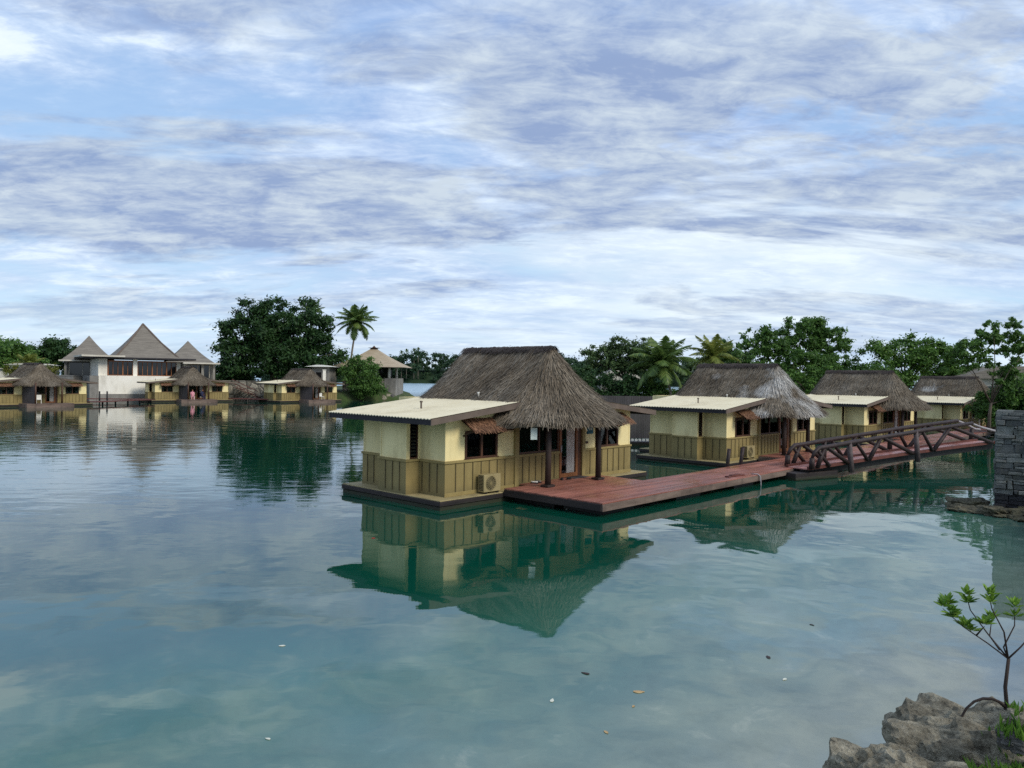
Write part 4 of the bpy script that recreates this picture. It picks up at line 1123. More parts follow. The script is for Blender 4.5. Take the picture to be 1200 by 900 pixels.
# ------------------------------------------------------------------ vegetation
def leaf_cloud(C, n, spread, size, up=.35):
    """n leaves around clump centres C (k,3) with spread (k,3) -> verts, faces"""
    idx = RNG.integers(0, len(C), n)
    off = RNG.normal(0, 1, (n, 3)); off /= np.linalg.norm(off, axis=1, keepdims=True); off *= (np.abs(RNG.normal(0, .55, n)) + .25 * RNG.random(n))[:, None]
    P = C[idx] + off * spread[idx]
    N = off * .6 + RNG.normal(0, .5, (n, 3)) + np.array([0, 0, up]); N /= np.linalg.norm(N, axis=1, keepdims=True)
    T = np.cross(N, RNG.normal(0, 1, (n, 3))); T /= np.linalg.norm(T, axis=1, keepdims=True)
    B = np.cross(N, T)
    s = size * RNG.uniform(.6, 1.35, n)
    V = np.empty((n, 4, 3))
    V[:, 0] = P - T * s[:, None]; V[:, 2] = P + T * s[:, None]
    V[:, 1] = P + B * (s * .42)[:, None] - N * (s * .18)[:, None]; V[:, 3] = P - B * (s * .42)[:, None] - N * (s * .18)[:, None]
    return V.reshape(-1, 3), np.arange(n * 4).reshape(-1, 4)

def tree(name, base, lobes, leaf, n, size, label, group, clumps=60, crad=.9, trunk_r=.25, bark='bark', fork=.35, shell=.55, flat=.7, cat='tree', dens=2.4, limbs=22):
    """base (x,y,z); lobes: list of (x,y,z,rx,ry,rz) in world axes relative to base"""
    r = empty(name, base); tag(r, label, cat, group)
    L = np.array(lobes, float); clumps = int(clumps * dens); n = int(n * 1.9); size *= .85; crad *= 1.0; shell *= .8
    vol = L[:, 3] * L[:, 4] * L[:, 5]; pr = vol ** .75; pr /= pr.sum()
    pick = RNG.choice(len(L), clumps, p=pr)
    d = RNG.normal(0, 1, (clumps, 3)); d /= np.linalg.norm(d, axis=1, keepdims=True)
    rad = shell + (1 - shell) * RNG.random(clumps)
    C = L[pick, :3] + d * L[pick, 3:] * rad[:, None]
    S = crad * RNG.uniform(.55, 1.35, (clumps, 1)) * np.array([[1, 1, flat]])
    mb = MB(); V, F = leaf_cloud(C, n, S, size); mb.np_add(V, F)
    mb.build('crown', M[leaf], r)
    top = L[:, 2].max(); ctr = L[:, :3].mean(0)
    t = MB(); fz = ctr[2] * fork * 1.6 + .2
    fp = Vector((ctr[0] * .25, ctr[1] * .25, fz))
    t.tube([(0, 0, -.5), (ctr[0] * .05, 0, fz * .5), tuple(fp)], [trunk_r * 1.25, trunk_r, trunk_r * .8], 9)
    for i in RNG.choice(clumps, min(clumps, limbs), replace=False):
        c = Vector(C[i]); m_ = fp.lerp(c, .5) + Vector((RNG.normal(0, .2), RNG.normal(0, .2), .25 * abs(c.z - fp.z) * .3))
        t.tube([tuple(fp - Vector((0, 0, .1))), tuple(m_), tuple(c)], [trunk_r * .5, trunk_r * .26, trunk_r * .07], 6)
    t.build('trunk', M[bark], r, smooth=True)
    return r

def palm(base, top, rad, label, group, leaf='frond', nf=24, seed=1, tr=.16, lf_w=.05):
    r = empty('palm_tree', base); tag(r, label, 'palm tree', group)
    rr = random.Random(seed)
    b = Vector((0, 0, -.3)); t = Vector(top) - Vector(base)
    pts = [b.lerp(t, k / 8) + Vector((0, 0, 0)) + Vector((-(t.x) * .5 * math.sin(math.pi * k / 8) * .5, 0, 0)) for k in range(9)]
    tk = MB(); tk.tube(pts, [tr * (1.35 if k == 0 else 1.0 - .35 * k / 8) for k in range(9)], 9); tk.build('trunk', M['palmbark'], r, smooth=True)
    cr = MB()
    for k in range(nf):
        az = 2.399 * k + rr.uniform(-.2, .2); f = k / (nf - 1)
        e0 = R(86 - 112 * f + rr.uniform(-8, 8))           # young fronds stand, old ones hang
        L = rad * rr.uniform(.9, 1.12) * (.8 if f < .15 else 1.0)
        droop = rr.uniform(.8, 1.15) * (.55 + .6 * f)
        p = t.copy(); e = e0; seg = 14; path = [p.copy()]
        for q in range(seg):
            d = Vector((math.cos(az) * math.cos(e), math.sin(az) * math.cos(e), math.sin(e)))
            p = p + d * (L / seg); path.append(p.copy()); e -= droop / seg * (1 + q / seg * .7)
        cr.tube(path, [max(.006, .03 * rad / 3 * (1 - .85 * q / seg)) for q in range(seg + 1)], 4, cap=False)
        side = Vector((-math.sin(az), math.cos(az), 0))
        for q in range(2, seg * 3 + 1):
            u = q / (seg * 3); i = min(seg - 1, int(u * seg)); o = path[i].lerp(path[i + 1], u * seg - i)
            d = (path[i + 1] - path[i]).normalized(); n = side.cross(d)
            ll = rad * .30 * math.sin(math.pi * min(1, .12 + u * .9)) ** .7 * rr.uniform(.85, 1.1)
            for sg in (-1, 1):
                dv = (side * sg * .8 + d * .55 + Vector((0, 0, -.35 - .3 * rr.random()))).normalized()
                w = d * (lf_w * rad / 3 * 1.1)
                tip = o + dv * ll
                m_ = o + dv * ll * .5 + Vector((0, 0, .04 * rad / 3))
                b0 = len(cr.v); cr.v += [tuple(o - w), tuple(o + w), tuple(m_ + w * .9), tuple(tip), tuple(m_ - w * .9)]
                cr.f.append((b0, b0 + 1, b0 + 2, b0 + 3, b0 + 4))
    cr.build('frond', M[leaf], r)
    return r

G_R = 'trees behind the row of bungalows'; G_L = 'trees on the far bank'
# far bank
tree('spreading_tree', (-39.2, 125, 1.2), [(-6, 0, 6.2, 5.0, 4, 4.2), (-2, 1, 11.8, 5.8, 4.5, 4.2), (4, 0, 10.4, 5.6, 4.5, 5.0), (1, 0, 8, 6, 4.5, 5), (7.5, 0, 5.5, 3.8, 4, 4.0), (0, -1, 4.8, 7, 4, 3.2), (-7.5, 0, 10.2, 2.6, 2.6, 1.8), (-8.2, 0, 3.2, 2.6, 2.5, 1.8)], 'leaf_dark', 30000, .36,
     'huge dark spreading tree over the distant bungalow across the lagoon', G_L, 150, 1.25, .6, shell=.45)
palm((-34.8, 130, 1.2), (-34.6, 130, 14.6), 2.8, 'palm top poking out of the big dark spreading tree', 'palms on the far bank', seed=3, tr=.2)
palm((-27.3, 127, 1.2), (-26.1, 127, 13.0), 3.9, 'tall coconut palm standing free in front of the tan pavilion roof', 'palms on the far bank', seed=5, nf=30, tr=.2)
tree('round_shrub', (-24.3, 121.5, .4), [(0, 0, 3.6, 3.5, 2.8, 3.2), (1, 0, 1.8, 3.4, 2.5, 1.8)], 'leaf_mid', 9000, .24, 'dense round dark green shrub beside the pavilion', G_L, 60, .8, .2, cat='shrub')
tree('leafy_tree', (-86, 121, 1.3), [(0, 0, 6.2, 6, 4, 3.8), (-5, 0, 7.5, 5, 4, 3.5)], 'leaf_mid', 14000, .34, 'tallest leafy green tree at the left edge of the far bank', G_L, 80, 1.1, .35)
tree('leafy_tree', (-79.5, 117, 1.3), [(0, 0, 4.6, 5, 4, 3.4), (3, 0, 3.6, 3.5, 3, 2.5)], 'leaf_mid', 11000, .32, 'mid-height green tree behind the leftmost bungalow thatch', G_L, 70, 1.0, .3)
tree('leafy_tree', (-76.0, 126, 1.3), [(0, 0, 5.2, 4.5, 4, 3.0)], 'leaf_dark', 8000, .32, 'darker green tree between the left trees and the first pyramid roof', G_L, 50, 1.0, .3)
palm((-72.0, 113, 1.3), (-72.0, 113, 5.0), 2.4, 'small bushy palm left of the hedge on the far bank', 'palms on the far bank', leaf='frond_y', seed=6, tr=.12)
tree('leafy_tree', (-46.5, 127, 1.3), [(0, 0, 2.0, 4.0, 3, 2.0)], 'leaf_olive', 5000, .3, 'low olive shrub under the left side of the big dark tree', G_L, 40, .9, .2)
hd = MB()
n = 3500; C = np.stack([np.linspace(-70.6, -63.6, 24), np.full(24, 105.6), 4.15 + .35 * np.sin(np.arange(24) * 1.7)], -1)
V, F = leaf_cloud(C, n, np.tile(np.array([[.5, .5, .65]]), (24, 1)), .16); hd.np_add(V, F)
tag(hd.build('hedge', M['leaf_yellow']), 'clipped yellow-green hedge on the planter wall left of the pyramid-roofed hall', 'hedge')

# trees behind the row on the right
tree('umbrella_tree', (11.2, 75, 1.0), [(-2.2, 0, 5.2, 2.4, 2, 1.3), (.3, 0, 6.2, 2.4, 2, 1.2), (2.0, 0, 5.0, 2.2, 2, 1.4), (-1, 0, 4.2, 3.0, 2, .9)], 'leaf_olive', 8500, .17, 'open umbrella-shaped tree just right of the closest thatch roof', G_R, 90, .55, .16, shell=.4)
palm((14.9, 70, .9), (13.8, 70, 5.5), 3.5, 'full green palm between the first and second bungalow roofs', 'palms behind the row', seed=8, nf=28, tr=.14)
palm((19.9, 75, .9), (19.8, 75, 6.4), 2.8, 'yellowing palm rising behind the second thatch roof', 'palms behind the row', leaf='frond_y', seed=9, nf=22, tr=.13)
for k, (x, y, rx, rz, lf, lab) in enumerate(((6.6, 71.5, 2.6, 2.6, 'leaf_dark', 'dark bush right against the closest thatch roof edge'), (10.0, 70.5, 2.6, 2.0, 'leaf_dark', 'dark low bush under the umbrella-shaped tree'), (13.4, 71.5, 2.5, 1.7, 'leaf_mid', 'green bush at the foot of the full palm'), (17.6, 72.5, 2.0, 1.6, 'leaf_yellow', 'yellow-leaved bush left of the second thatch roof'), (22.5, 76, 3.0, 3.2, 'leaf_mid', 'green bush behind the left end of the second thatch ridge'), (3.2, 74, 2.6, 2.4, 'leaf_olive', 'olive bush mostly hidden behind the closest thatch roof'))):
    tree('bush', (x, y, .8), [(0, 0, rz * .9, rx, 1.8, rz)], lf, 5500, .17, lab, 'bushes behind the row', 45, .6, .1, shell=.5, cat='bush', dens=1.5)
tree('almond_tree', (27.2, 85, 1.0), [(-2, 0, 5.6, 3.4, 2.6, 2.4), (1.4, 0, 7.2, 3.0, 2.4, 2.2), (0, -1, 3.2, 4, 2.5, 2.0)], 'leaf_mid', 8500, .24, 'loose-leaved dark tree over the middle of the second thatch ridge', G_R, 110, .55, .2, shell=.5)
tree('almond_tree', (34.0, 86, 1.0), [(-1.5, 0, 8.2, 3.2, 2.6, 2.2), (1.8, 0, 7.2, 3.0, 2.4, 2.6), (-1, -1, 4.2, 4.2, 2.5, 2.6), (-.3, 0, 9.6, 1.6, 1.5, .9)], 'leaf_mid', 10000, .24, 'tallest loose dark tree, over the gap between second and third bungalows', G_R, 120, .55, .22, shell=.5)
tree('broad_tree', (31.0, 83, 1.0), [(-3, 0, 3.2, 3.4, 2, 2.2), (1.5, 0, 4.6, 3.4, 2, 2.4), (4.5, 0, 3.4, 3, 2, 2.4)], 'leaf_mid', 8500, .22,
     'mid green tree filling in below the two loose dark crowns behind the huts', G_R, 70, .75, .2, shell=.6)
tree('broad_tree', (23.0, 84, 1.0), [(-2, 0, 3.6, 3.0, 2, 2.4), (1, 0, 4.8, 2.6, 2, 1.8)], 'leaf_olive', 6500, .22,
     'olive green tree between the yellowing palm and the loose dark crowns', G_R, 60, .7, .2, shell=.6)
tree('broad_tree', (41.5, 80, 1.0), [(-2.6, 0, 4.8, 3.0, 2.6, 2.6), (.4, 0, 6.2, 3.2, 2.8, 2.2), (3.4, 0, 5.2, 2.8, 2.5, 2.4), (0, -1, 2.6, 5.5, 2.5, 2.2)], 'leaf_bright', 14000, .21, 'bright green dense tree over the third and fourth thatch roofs', G_R, 95, .75, .25, shell=.6)
tree('bush', (30.4, 79, .8), [(0, 0, 2.6, 3.4, 2, 2.6), (3.6, 0, 2.6, 2.4, 2, 2.4)], 'leaf_bright', 6500, .2, 'bright bush low in the gap between the second and third thatch roofs', 'bushes behind the row', 55, .7, .12, cat='bush')
tree('bush', (47.5, 80, .8), [(0, 0, 3.0, 3.2, 2, 2.8)], 'leaf_mid', 5000, .2, 'green bush over the right end of the fourth thatch ridge', 'bushes behind the row', 45, .7, .12, cat='bush')
tree('bush', (36.6, 77, .8), [(0, 0, 2.8, 3, 2, 2.6)], 'leaf_mid', 5000, .2, 'mid green bush in the gap beside the third thatch ridge', 'bushes behind the row', 45, .7, .12, cat='bush')
tree('sparse_tree', (35.3, 56, 1.0), [(-1.6, 0, 5.4, 1.9, 1.6, 1.7), (.2, 0, 6.9, 1.8, 1.6, 1.2), (1.8, 0, 5.6, 1.8, 1.6, 2.2), (-2.6, 0, 4.4, 1.1, 1, .8), (1.2, 0, 3.4, 1.4, 1.2, 1.0), (2.2, 0, 2.4, 1.3, 1.2, 1.3), (2.4, 0, 1.2, 1.5, 1.2, 1.0)], 'leaf_mid', 5600, .19, 'thin see-through tree with dark leaf tufts at the right edge', G_R, 90, .34, .11, shell=.45, dens=2.0, fork=.22, limbs=8)
for k, (x, y, rx, rz, lf, lab) in enumerate(((36.6, 57.5, 1.8, 1.6, 'leaf_mid', 'green undergrowth bush behind the top of the stone wall'), (38.8, 57, 1.8, 2.0, 'leaf_olive', 'olive bush above the stone wall at the right edge'), (41, 60, 2.4, 2.4, 'leaf_mid', 'taller green bush at the right edge behind the sparse tree'))):
    tree('bush', (x, y, .8), [(0, 0, rz * .9, rx, 1.5, rz)], lf, 4200, .15, lab, 'bushes by the right shore', 40, .5, .1, shell=.4, cat='bush')

# forest across the water
def far_forest():
    hb = MB(); n = 60
    for i in range(n + 1):
        x = -150 + 260 * i / n; hgt = 11 + 3 * mn.noise(Vector((x * .03, 1, 2)))
        hb.v += [(x, 452 + 6 * mn.noise(Vector((x * .05, 5, 1))), -.5), (x, 462, hgt * .7), (x, 520, hgt * .9), (x, 560, -1)]
    for i in range(n):
        for k in range(3): a = i * 4 + k; hb.f.append((a, a + 4, a + 5, a + 1))
    tag(hb.build('hills', M['darkgreen'], smooth=True), 'low far shore beyond the open water', 'hill', kind='structure')
    k = 760
    x = RNG.uniform(-150, 110, k); y = RNG.uniform(446, 480, k)
    env = 11.0 + 2.2 * np.sin(x * .07 + 1.0) + 2.5 * np.sin(x * .023 + 2.2) + 5.0 * np.clip((x + 70) / 14, 0, 1)
    z = RNG.random(k) ** .6 * np.clip(env, 7, 19)
    C = np.stack([x, y, z + .8], -1); S = RNG.uniform(1.8, 3.4, (k, 1)) * np.array([[1, 1, .75]])
    mb = MB(); V, F = leaf_cloud(C, 90000, S, .85); mb.np_add(V, F)
    tag(mb.build('distant_forest', M['leaf_far']), 'dark green wooded shore across the open water beyond the pavilion', 'forest', kind='stuff')
far_forest()
for k, (x, z, lab) in enumerate(((-66.5, 18.5, 'leftmost tiny palm on the far wooded shore'), (-63.5, 19.2, 'tiny palm second from the left on the far wooded shore'), (-59.0, 19.8, 'tiny palm in the dip of the far wooded shore'), (-56.5, 20.3, 'tiny palm right of the dip on the far wooded shore'))):
    palm((x, 455, 3), (x, 455, z), 1.9, lab, 'palms on the far shore', seed=20 + k, nf=12, tr=.2, lf_w=.12)

# ------------------------------------------------------------------ buildings on the far bank
def pyramid(mb, cx, cy, hx, hy, z0, z1, flare=.0):
    n = 7
    prev = None
    for k in range(n + 1):
        t = k / n; f = 1 - t; fx = hx * f; fy = hy * f; z = z0 + (z1 - z0) * t - .25 * math.sin(math.pi * t)
        ring = [(cx - fx, cy - fy, z), (cx + fx, cy - fy, z), (cx + fx, cy + fy, z), (cx - fx, cy + fy, z)]
        if prev:
            for i in range(4): mb.quad(prev[i], prev[(i + 1) % 4], ring[(i + 1) % 4], ring[i])
        else: mb.quad(*ring[::-1])
        prev = ring

def hall():
    r = empty('hall', (-52.2, 107.9, 0)); X = lambda x: x + 53.4
    r.rotation_euler.z = .62
    tag(r, 'pale two-storey hall with a tall pyramid roof and a strip of windows', 'hall')
    w = MB(); w.box(X(-59.3), X(-47.4), 0, 10, 1.0, 3.55); w.box(X(-59.3), X(-58.2), .4, 10, 3.55, 5.9); w.box(X(-48.2), X(-47.4), .4, 10, 3.55, 5.9)
    for x in (-54.95, -49.2): w.box(X(x), X(x) + .55, .35, .75, 3.55, 5.9)
    w.build('wall', M['conc'], r)
    p = MB(); p.box(X(-59.5), X(-47.3), -.2, 9.9, -.3, 1.0); p.build('plinth', M['conc2'], r)
    c = MB(); c.box(X(-60.4), X(-59.35), -.1, 9, 0, 3.5); c.build('buttress', M['conc2'], r)
    for x0, x1, n in ((-58.1, -55.0, 5), (-54.35, -49.25, 8)):
        g = MB(); g.box(X(x0), X(x1), .55, .6, 3.6, 5.55); go = g.build('window', M['darkglass'], r)
        f = MB()
        for k in range(n + 1):
            xx = X(x0) + (x1 - x0) * k / n; wd = .16 if k % 3 == 0 else .07
            f.box(xx - wd / 2, xx + wd / 2, .44, .54, 3.6, 5.5)
        f.box(X(x0), X(x1), .42, .62, 3.555, 3.66); f.box(X(x0), X(x1), .42, .62, 5.5, 5.7)
        f.build('frame', M['door'], go)
    s = MB(); s.box(X(-61.3), X(-46.8), -.9, 10.5, 5.92, 6.12); s.build('eave_slab', M['dark_fascia'], r)
    s = MB(); s.box(X(-61.5), X(-56.2), -1.2, 9, 6.13, 6.36); s.build('parapet', M['slab'], r)
    rf = MB(); pyramid(rf, X(-53.1), 4.2, 4.2, 4.2, 6.125, 11.2); ro = rf.build('roof', M['pyr'], r)
    k = MB()
    for sx in (-1, 1):
        k.tube([(X(-53.1) + sx * 4.2, 0, 6.13), (X(-53.1) + sx * 2.1, 2.1, 8.42), (X(-53.1), 4.2, 11.2)], .12, 6)
    k.build('hip_ridge', M['fascia'], ro)
    return r
hall()
def wing_house(x0, x1, y, eave, apex, ax, hw, lab, hd_=4.0):
    r = empty('pavilion_wing', ((x0 + x1) / 2, y, 0), .5); cx = (x0 + x1) / 2
    tag(r, lab, 'house')
    w = MB(); w.box(x0 - cx + .6, x1 - cx - .6, 1.2, 8, .8, eave - .25); w.build('wall', M['conc2'], r)
    for x in (x0 + .5, (x0 + x1) / 2, x1 - .7):
        c = MB(); c.box(x - cx, x - cx + .3, .2, .5, .8, eave - .2); c.build('column', M['conc2'], r)
    g = MB(); g.box(x0 - cx + 1.1, x1 - cx - 1.1, 1.14, 1.19, 3.4, eave - .4); go = g.build('window', M['darkglass'], r)
    f = MB(); 
    for k in range(4):
        xx = x0 - cx + 1.1 + (x1 - x0 - 2.2) * k / 3; f.box(xx - .05, xx + .05, 1.06, 1.13, 3.4, eave - .4)
    f.build('frame', M['slab'], go)
    s = MB(); s.box(x0 - cx - .2, x1 - cx + .2, -.6, 8.4, eave - .2, eave); s.build('eave_slab', M['slab'], r)
    rf = MB(); pyramid(rf, ax - cx, 4.0, hw, hd_, eave + .004, apex); rf.build('roof', M['pyr'], r)
wing_house(-66.2, -58.8, 112, 5.75, 9.55, -62.6, 3.5, 'low wing with a pyramid roof left of the tall hall roof')
wing_house(-47.8, -43.2, 111, 5.6, 8.9, -47.0, 3.3, 'grey wing with a small pyramid roof right of the tall hall roof')

def simple_wall(name, x0, x1, y0, y1, z0, z1, m, lab, cat):
    mb = MB(); mb.box(x0, x1, y0, y1, z0, z1)
    mb.box(x0 - .06, x1 + .06, y0 - .06, y1 + .06, z1 + .002, z1 + .12)
    return tag(mb.build(name, M[m], bevel=.03), lab, cat)
simple_wall('planter_wall', -68.5, -60.6, 104.6, 107, 0, 3.4, 'conc2', 'grey planter wall under the yellow-green hedge', 'wall')
simple_wall('retaining_wall', -44.5, -36.6, 113.2, 114, 0, 2.9, 'palestone', 'tan stone retaining wall between the second and third distant bungalows', 'wall')

def cottage(name, x0, x1, y, z0, z1, wallm, roofm, lab, roof_h=.25, over=.4, depth=5):
    r = empty(name, ((x0 + x1) / 2, y, 0)); h = (x1 - x0) / 2
    tag(r, lab, 'house')
    w = MB(); w.box(-h, h, 0, depth, z0, z1); w.build('wall', M[wallm], r)
    g = MB(); g.box(-h * .5, h * .1, -.03, .02, z0 + (z1 - z0) * .35, z0 + (z1 - z0) * .8); g.build('window', M['darkglass'], r)
    f = MB(); f.prism([(-h - over, z1), (h + over, z1), (h * .3, z1 + roof_h), (-h * .3, z1 + roof_h)], -over, depth + over); f.build('roof', M[roofm], r)
cottage('cottage', -73.6, -69.2, 110.5, 1, 4.9, 'white', 'slab', 'small white cottage behind the leftmost thatch roof')
cottage('cottage', -81.5, -76.5, 112.0, 1, 4.3, 'white', 'slab', 'white cottage mostly hidden by the left trees')
cottage('cottage', -32.0, -29.2, 121.0, 1, 5.35, 'conc2', 'white', 'small house with a white flat roof behind the third distant bungalow', .3, .9)
cottage('house', 11.0, 15.8, 94, .8, 3.9, 'conc2', 'slab', 'pale-roofed house glimpsed behind the umbrella-shaped tree', 1.5, .6)
cottage('house', 45.5, 56, 77, .8, 4.6, 'slab', 'pyr', 'grey-roofed house behind the sparse tree at the right edge', 1.3, .7)
mb = MB(); mb.box(-.2, .2, -.2, .2, 0, 3.2); mb.box(-.25, .25, -.25, .25, 3.2, 3.3)
o = mb.build('porch_column', M['conc']); o.location = (-29.6, 119.5, 1.6); tag(o, 'pale column under the white flat roof beside the round shrub', 'column')

def pavilion():
    r = empty('pavilion', (-23.8, 126, 0)); tag(r, 'stone-based pavilion with tan pyramid roof and pale columns at the lagoon mouth', 'pavilion')
    b = MB(); b.box(-4.4, 4.4, 0, 8.8, -.5, 3.55); b.build('stone_base', M['palestone'], r)
    e = MB(); e.box(2.6, 4.45, -.06, 8.86, -.5, 3.65); e.build('end_wall', M['conc2'], r)
    for x in (-4.1, -1.6, 1.0, 3.3):
        for y in (.4, 8.4):
            c = MB(); c.tube([(x, y, 3.55), (x, y, 5.5)], [.24, .2], 10); c.build('column', M['conc'], r, smooth=True)
    i = MB(); i.box(-3.4, 3.4, 2.5, 2.6, 3.55, 5.5); i.build('inner_wall', M['darkglass'], r)
    rf = MB(); pyramid(rf, 0, 4.4, 5.9, 5.9, 5.5, 9.0)
    ro = rf.build('roof', M['tan'], r)
    k = MB(); k.box(-.55, .55, 3.85, 4.95, 8.5, 8.85); pyramid(k, 0, 4.4, .9, .9, 8.85, 9.25); k.build('roof_cap', M['brownwood'], ro)
pavilion()
for i in range(16):
    x = -29 + i * .62 + rg.uniform(-.2, .2); y = 121.8 + (i / 16) * 3.2 + rg.uniform(-.4, .4)
    pos = ('leftmost' if i == 0 else 'rightmost' if i == 15 else None)
    rock('shore_rock', (x, y, .25 + rg.uniform(0, .5)), (rg.uniform(.4, .8), .5, rg.uniform(.35, .65)), 'rock' if i % 3 else 'darkrock', i + 20.3, 2, .25, 'pale shore rock heaped below the pavilion and the round shrub', 'rocks below the pavilion')

# jetty, stairs on the far bank
def jetty(name, pts, w, lab):
    r = empty(name, (pts[0][0], pts[0][1], 0)); tag(r, lab, 'jetty')
    d = MB(); p0 = Vector((*pts[0], 0))
    for a, b in zip(pts, pts[1:]):
        d.bar(Vector((*a, .42)) - p0, Vector((*b, .42)) - p0, w, .10)
    d.build('deck_boards', M['redwood'], r)
    k = MB()
    for a, b in zip(pts, pts[1:]):
        A, B = Vector((*a, 0)), Vector((*b, 0)); n = int((B - A).length / 2)
        for i in range(n + 1):
            q = A.lerp(B, i / max(1, n)) - p0; k.tube([(q.x, q.y, -.6), (q.x, q.y, .36)], .1, 7)
    k.build('pile', M['dark'], r)
jetty('jetty', [(-50.5, 90.5), (-48.6, 102)], 1.4, 'thin red jetty running from the first distant bungalow toward the second')
jetty('jetty', [(-57.0, 101.5), (-49.5, 103.2)], 1.5, 'red jetty along the foot of the pale hall')
jetty('jetty', [(-41.3, 111.0), (-33.6, 109.5)], 1.6, 'red jetty between the second and third distant bungalows')
for k, (x, y, lab) in enumerate(((-54.2, 99.6, 'left dark pile standing in front of the pale hall'), (-53.2, 99.6, 'right dark pile standing in front of the pale hall'))):
    mb = MB(); mb.tube([(x, y, -.6), (x, y, 1.5)], .1, 8); tag(mb.build('jetty_pile', M['dark'], smooth=True), lab, 'post', 'piles in front of the hall')
st = MB()
for k in range(9): st.box(-37.4 - (k + 1) * .42 + .02, -37.4 - k * .42, 111.8, 113.0, .50 + k * .19, .62 + k * .19)
st.bar((-37.4, 111.55, 1.5), (-41.2, 111.55, 3.2), .08, .1); st.bar((-37.4, 111.55, 1.0), (-41.2, 111.55, 2.7), .08, .08)
tag(st.build('stairs', M['redwood']), 'reddish wooden stairs climbing the bank left of the third distant bungalow', 'stairs')

# dark screen fence on a pontoon behind the first two bungalows
r = empty('screen_fence', (7.4, 46.2, 0), .06); tag(r, 'tall dark slatted screen fence standing between the first two bungalows', 'fence')
f = MB()
for k in range(46): f.box(-2.4 + k * .11, -2.4 + k * .11 + .098, 0, .03, .42, 3.0)
f.build('slat_panel', M['screen'], r)
f = MB(); f.box(-2.45, 2.7, .035, .12, 2.86, 2.96); f.box(-2.45, 2.7, .035, .12, .5, .6); f.build('rail', M['dark'], r)
f = MB(); f.box(-2.6, 2.8, -.3, 1.6, -.3, .22); f.build('pontoon', M['hull'], r, bevel=.02)
f = MB()
for k in range(22): f.box(-2.4 + k * .23, -2.4 + k * .23 + .15, -.12, -.02, .26, .40)
f.build('float', M['white'], r)

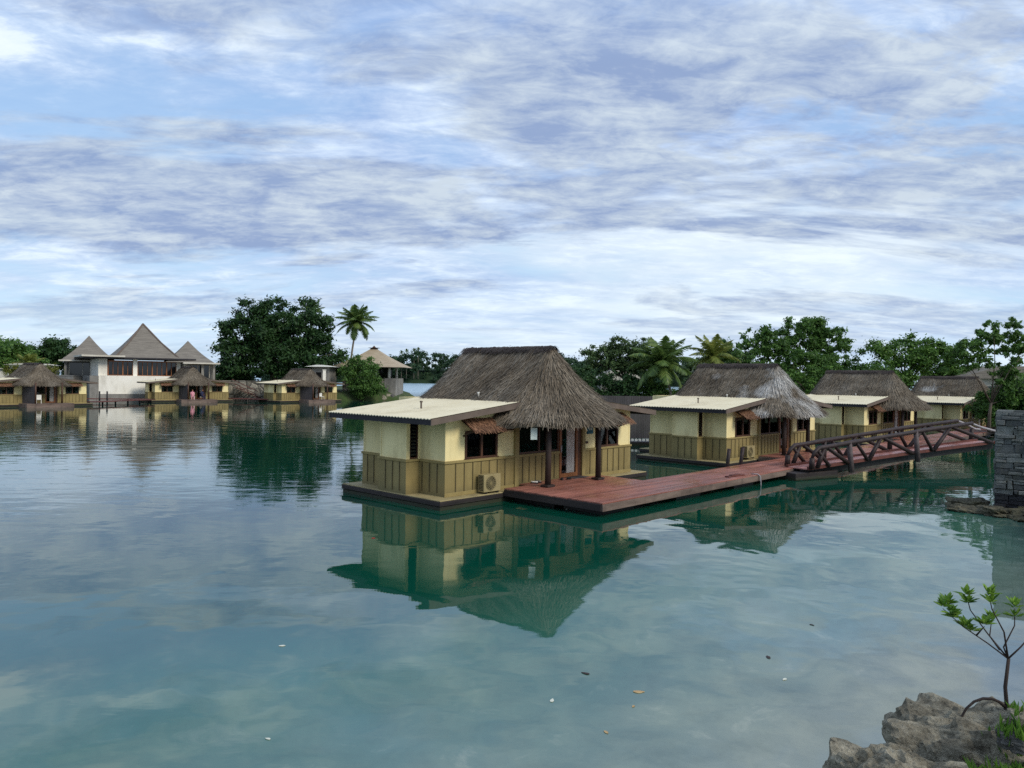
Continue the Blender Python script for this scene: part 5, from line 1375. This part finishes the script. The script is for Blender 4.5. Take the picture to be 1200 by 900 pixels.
# ------------------------------------------------------------------ people and chairs on the distant porches
def chair(pos, rz, m, lab):
    r = empty('porch_chair', pos, rz); tag(r, lab, 'chair', 'chairs on the distant porches')
    s = MB(); s.box(-.26, .26, -.26, .26, .40, .45); s.build('seat', M[m], r, bevel=.01)
    b = MB(); b.box(-.26, .26, .22, .27, .452, .95); b.build('backrest', M[m], r, bevel=.01)
    for x in (-.23, .23):
        for y in (-.22, .22):
            l = MB(); l.tube([(x, y, 0), (x, y, .398)], .025, 6); l.build('leg', M[m], r)
def person(pos, rz, cloth, lab):
    me = bpy.data.meshes.new('person')
    V = [(0, .0, .50), (0, .03, .72), (0, .03, .98), (0, .0, 1.10), (0, -.03, 1.24), (0, -.03, 1.36),   # pelvis..head
         (.11, -.02, .50), (.14, -.42, .50), (.14, -.46, .08), (.14, -.60, .04),
         (-.11, -.02, .50), (-.14, -.42, .50), (-.14, -.46, .08), (-.14, -.60, .04),
         (.20, .02, 1.0), (.25, -.08, .74), (.18, -.32, .64), (-.20, .02, 1.0), (-.25, -.08, .74), (-.18, -.32, .64)]
    E = [(0, 1), (1, 2), (2, 3), (3, 4), (4, 5), (0, 6), (6, 7), (7, 8), (8, 9), (0, 10), (10, 11), (11, 12), (12, 13), (2, 14), (14, 15), (15, 16), (2, 17), (17, 18), (18, 19)]
    rad = [.15, .13, .14, .06, .10, .085, .10, .075, .05, .04, .10, .075, .05, .04, .065, .05, .04, .065, .05, .04]
    me.from_pydata(V, E, [])
    o = bpy.data.objects.new('person', me); COL.objects.link(o)
    sk = o.modifiers.new('skin', 'SKIN')
    for v, q in zip(me.skin_vertices[0].data, rad): v.radius = (q, q)
    me.skin_vertices[0].data[0].use_root = True
    o.modifiers.new('smooth', 'SUBSURF').levels = 1
    me.materials.append(M[cloth])
    o.location = pos; o.rotation_euler.z = rz
    tag(o, lab, 'person', 'people sitting on the distant porch')
    dg = bpy.context.evaluated_depsgraph_get()
    h = MB()
    bm = bmesh.new(); bmesh.ops.create_icosphere(bm, subdivisions=2, radius=1)
    hv = [(v.co.x * .105, v.co.y * .11 - .02 + .02, v.co.z * .10 + 1.33) for v in bm.verts if True]
    hf = [tuple(v.index for v in f.verts) for f in bm.faces if f.calc_center_median().z > -.1 or f.calc_center_median().y > .2]
    bm.free(); h.v = hv; h.f = hf; h.build('hair', M['hair'], o, smooth=True)
    fc = MB(); bm = bmesh.new(); bmesh.ops.create_icosphere(bm, subdivisions=2, radius=1)
    fc.v = [(v.co.x * .082, v.co.y * .09 - .055, v.co.z * .115 + 1.28) for v in bm.verts]; fc.f = [tuple(v.index for v in f.verts) for f in bm.faces]; bm.free()
    fc.v += [(-.015, -.14, 1.27), (.015, -.14, 1.27), (0, -.165, 1.262), (0, -.14, 1.31)]; b = len(fc.v) - 4; fc.f += [(b, b + 1, b + 2), (b, b + 2, b + 3), (b + 1, b + 3, b + 2)]
    fc.build('face', M['skin'], o, smooth=True)
    return o
fx = FAR[1]
chair(hp(5, 4.35, -1.75, .42), fx[2] - .2, 'white', 'white chair on the middle porch, under the person in pink')
person(hp(5, 4.35, -1.75, .38), fx[2] - .2, 'pinkcloth', 'person in pink sitting on the left of the distant middle porch')
chair(hp(5, 5.75, -1.5, .42), fx[2] + .3, 'dark', 'dark chair on the middle porch, under the person in dark blue')
person(hp(5, 5.75, -1.5, .38), fx[2] + .3, 'navycloth', 'person in dark blue sitting on the right of the distant middle porch')
chair(hp(4, 4.2, -1.6, .42), FAR[0][2] - .3, 'white', 'white chair on the leftmost distant porch, beside the dark screen')
chair(hp(6, 5.9, -1.5, .42), FAR[2][2] + .1, 'white', 'white chair on the porch under the big dark tree')

SC.cycles.max_bounces = 6; SC.cycles.sample_clamp_indirect = 4
SC.cycles.use_denoising = False
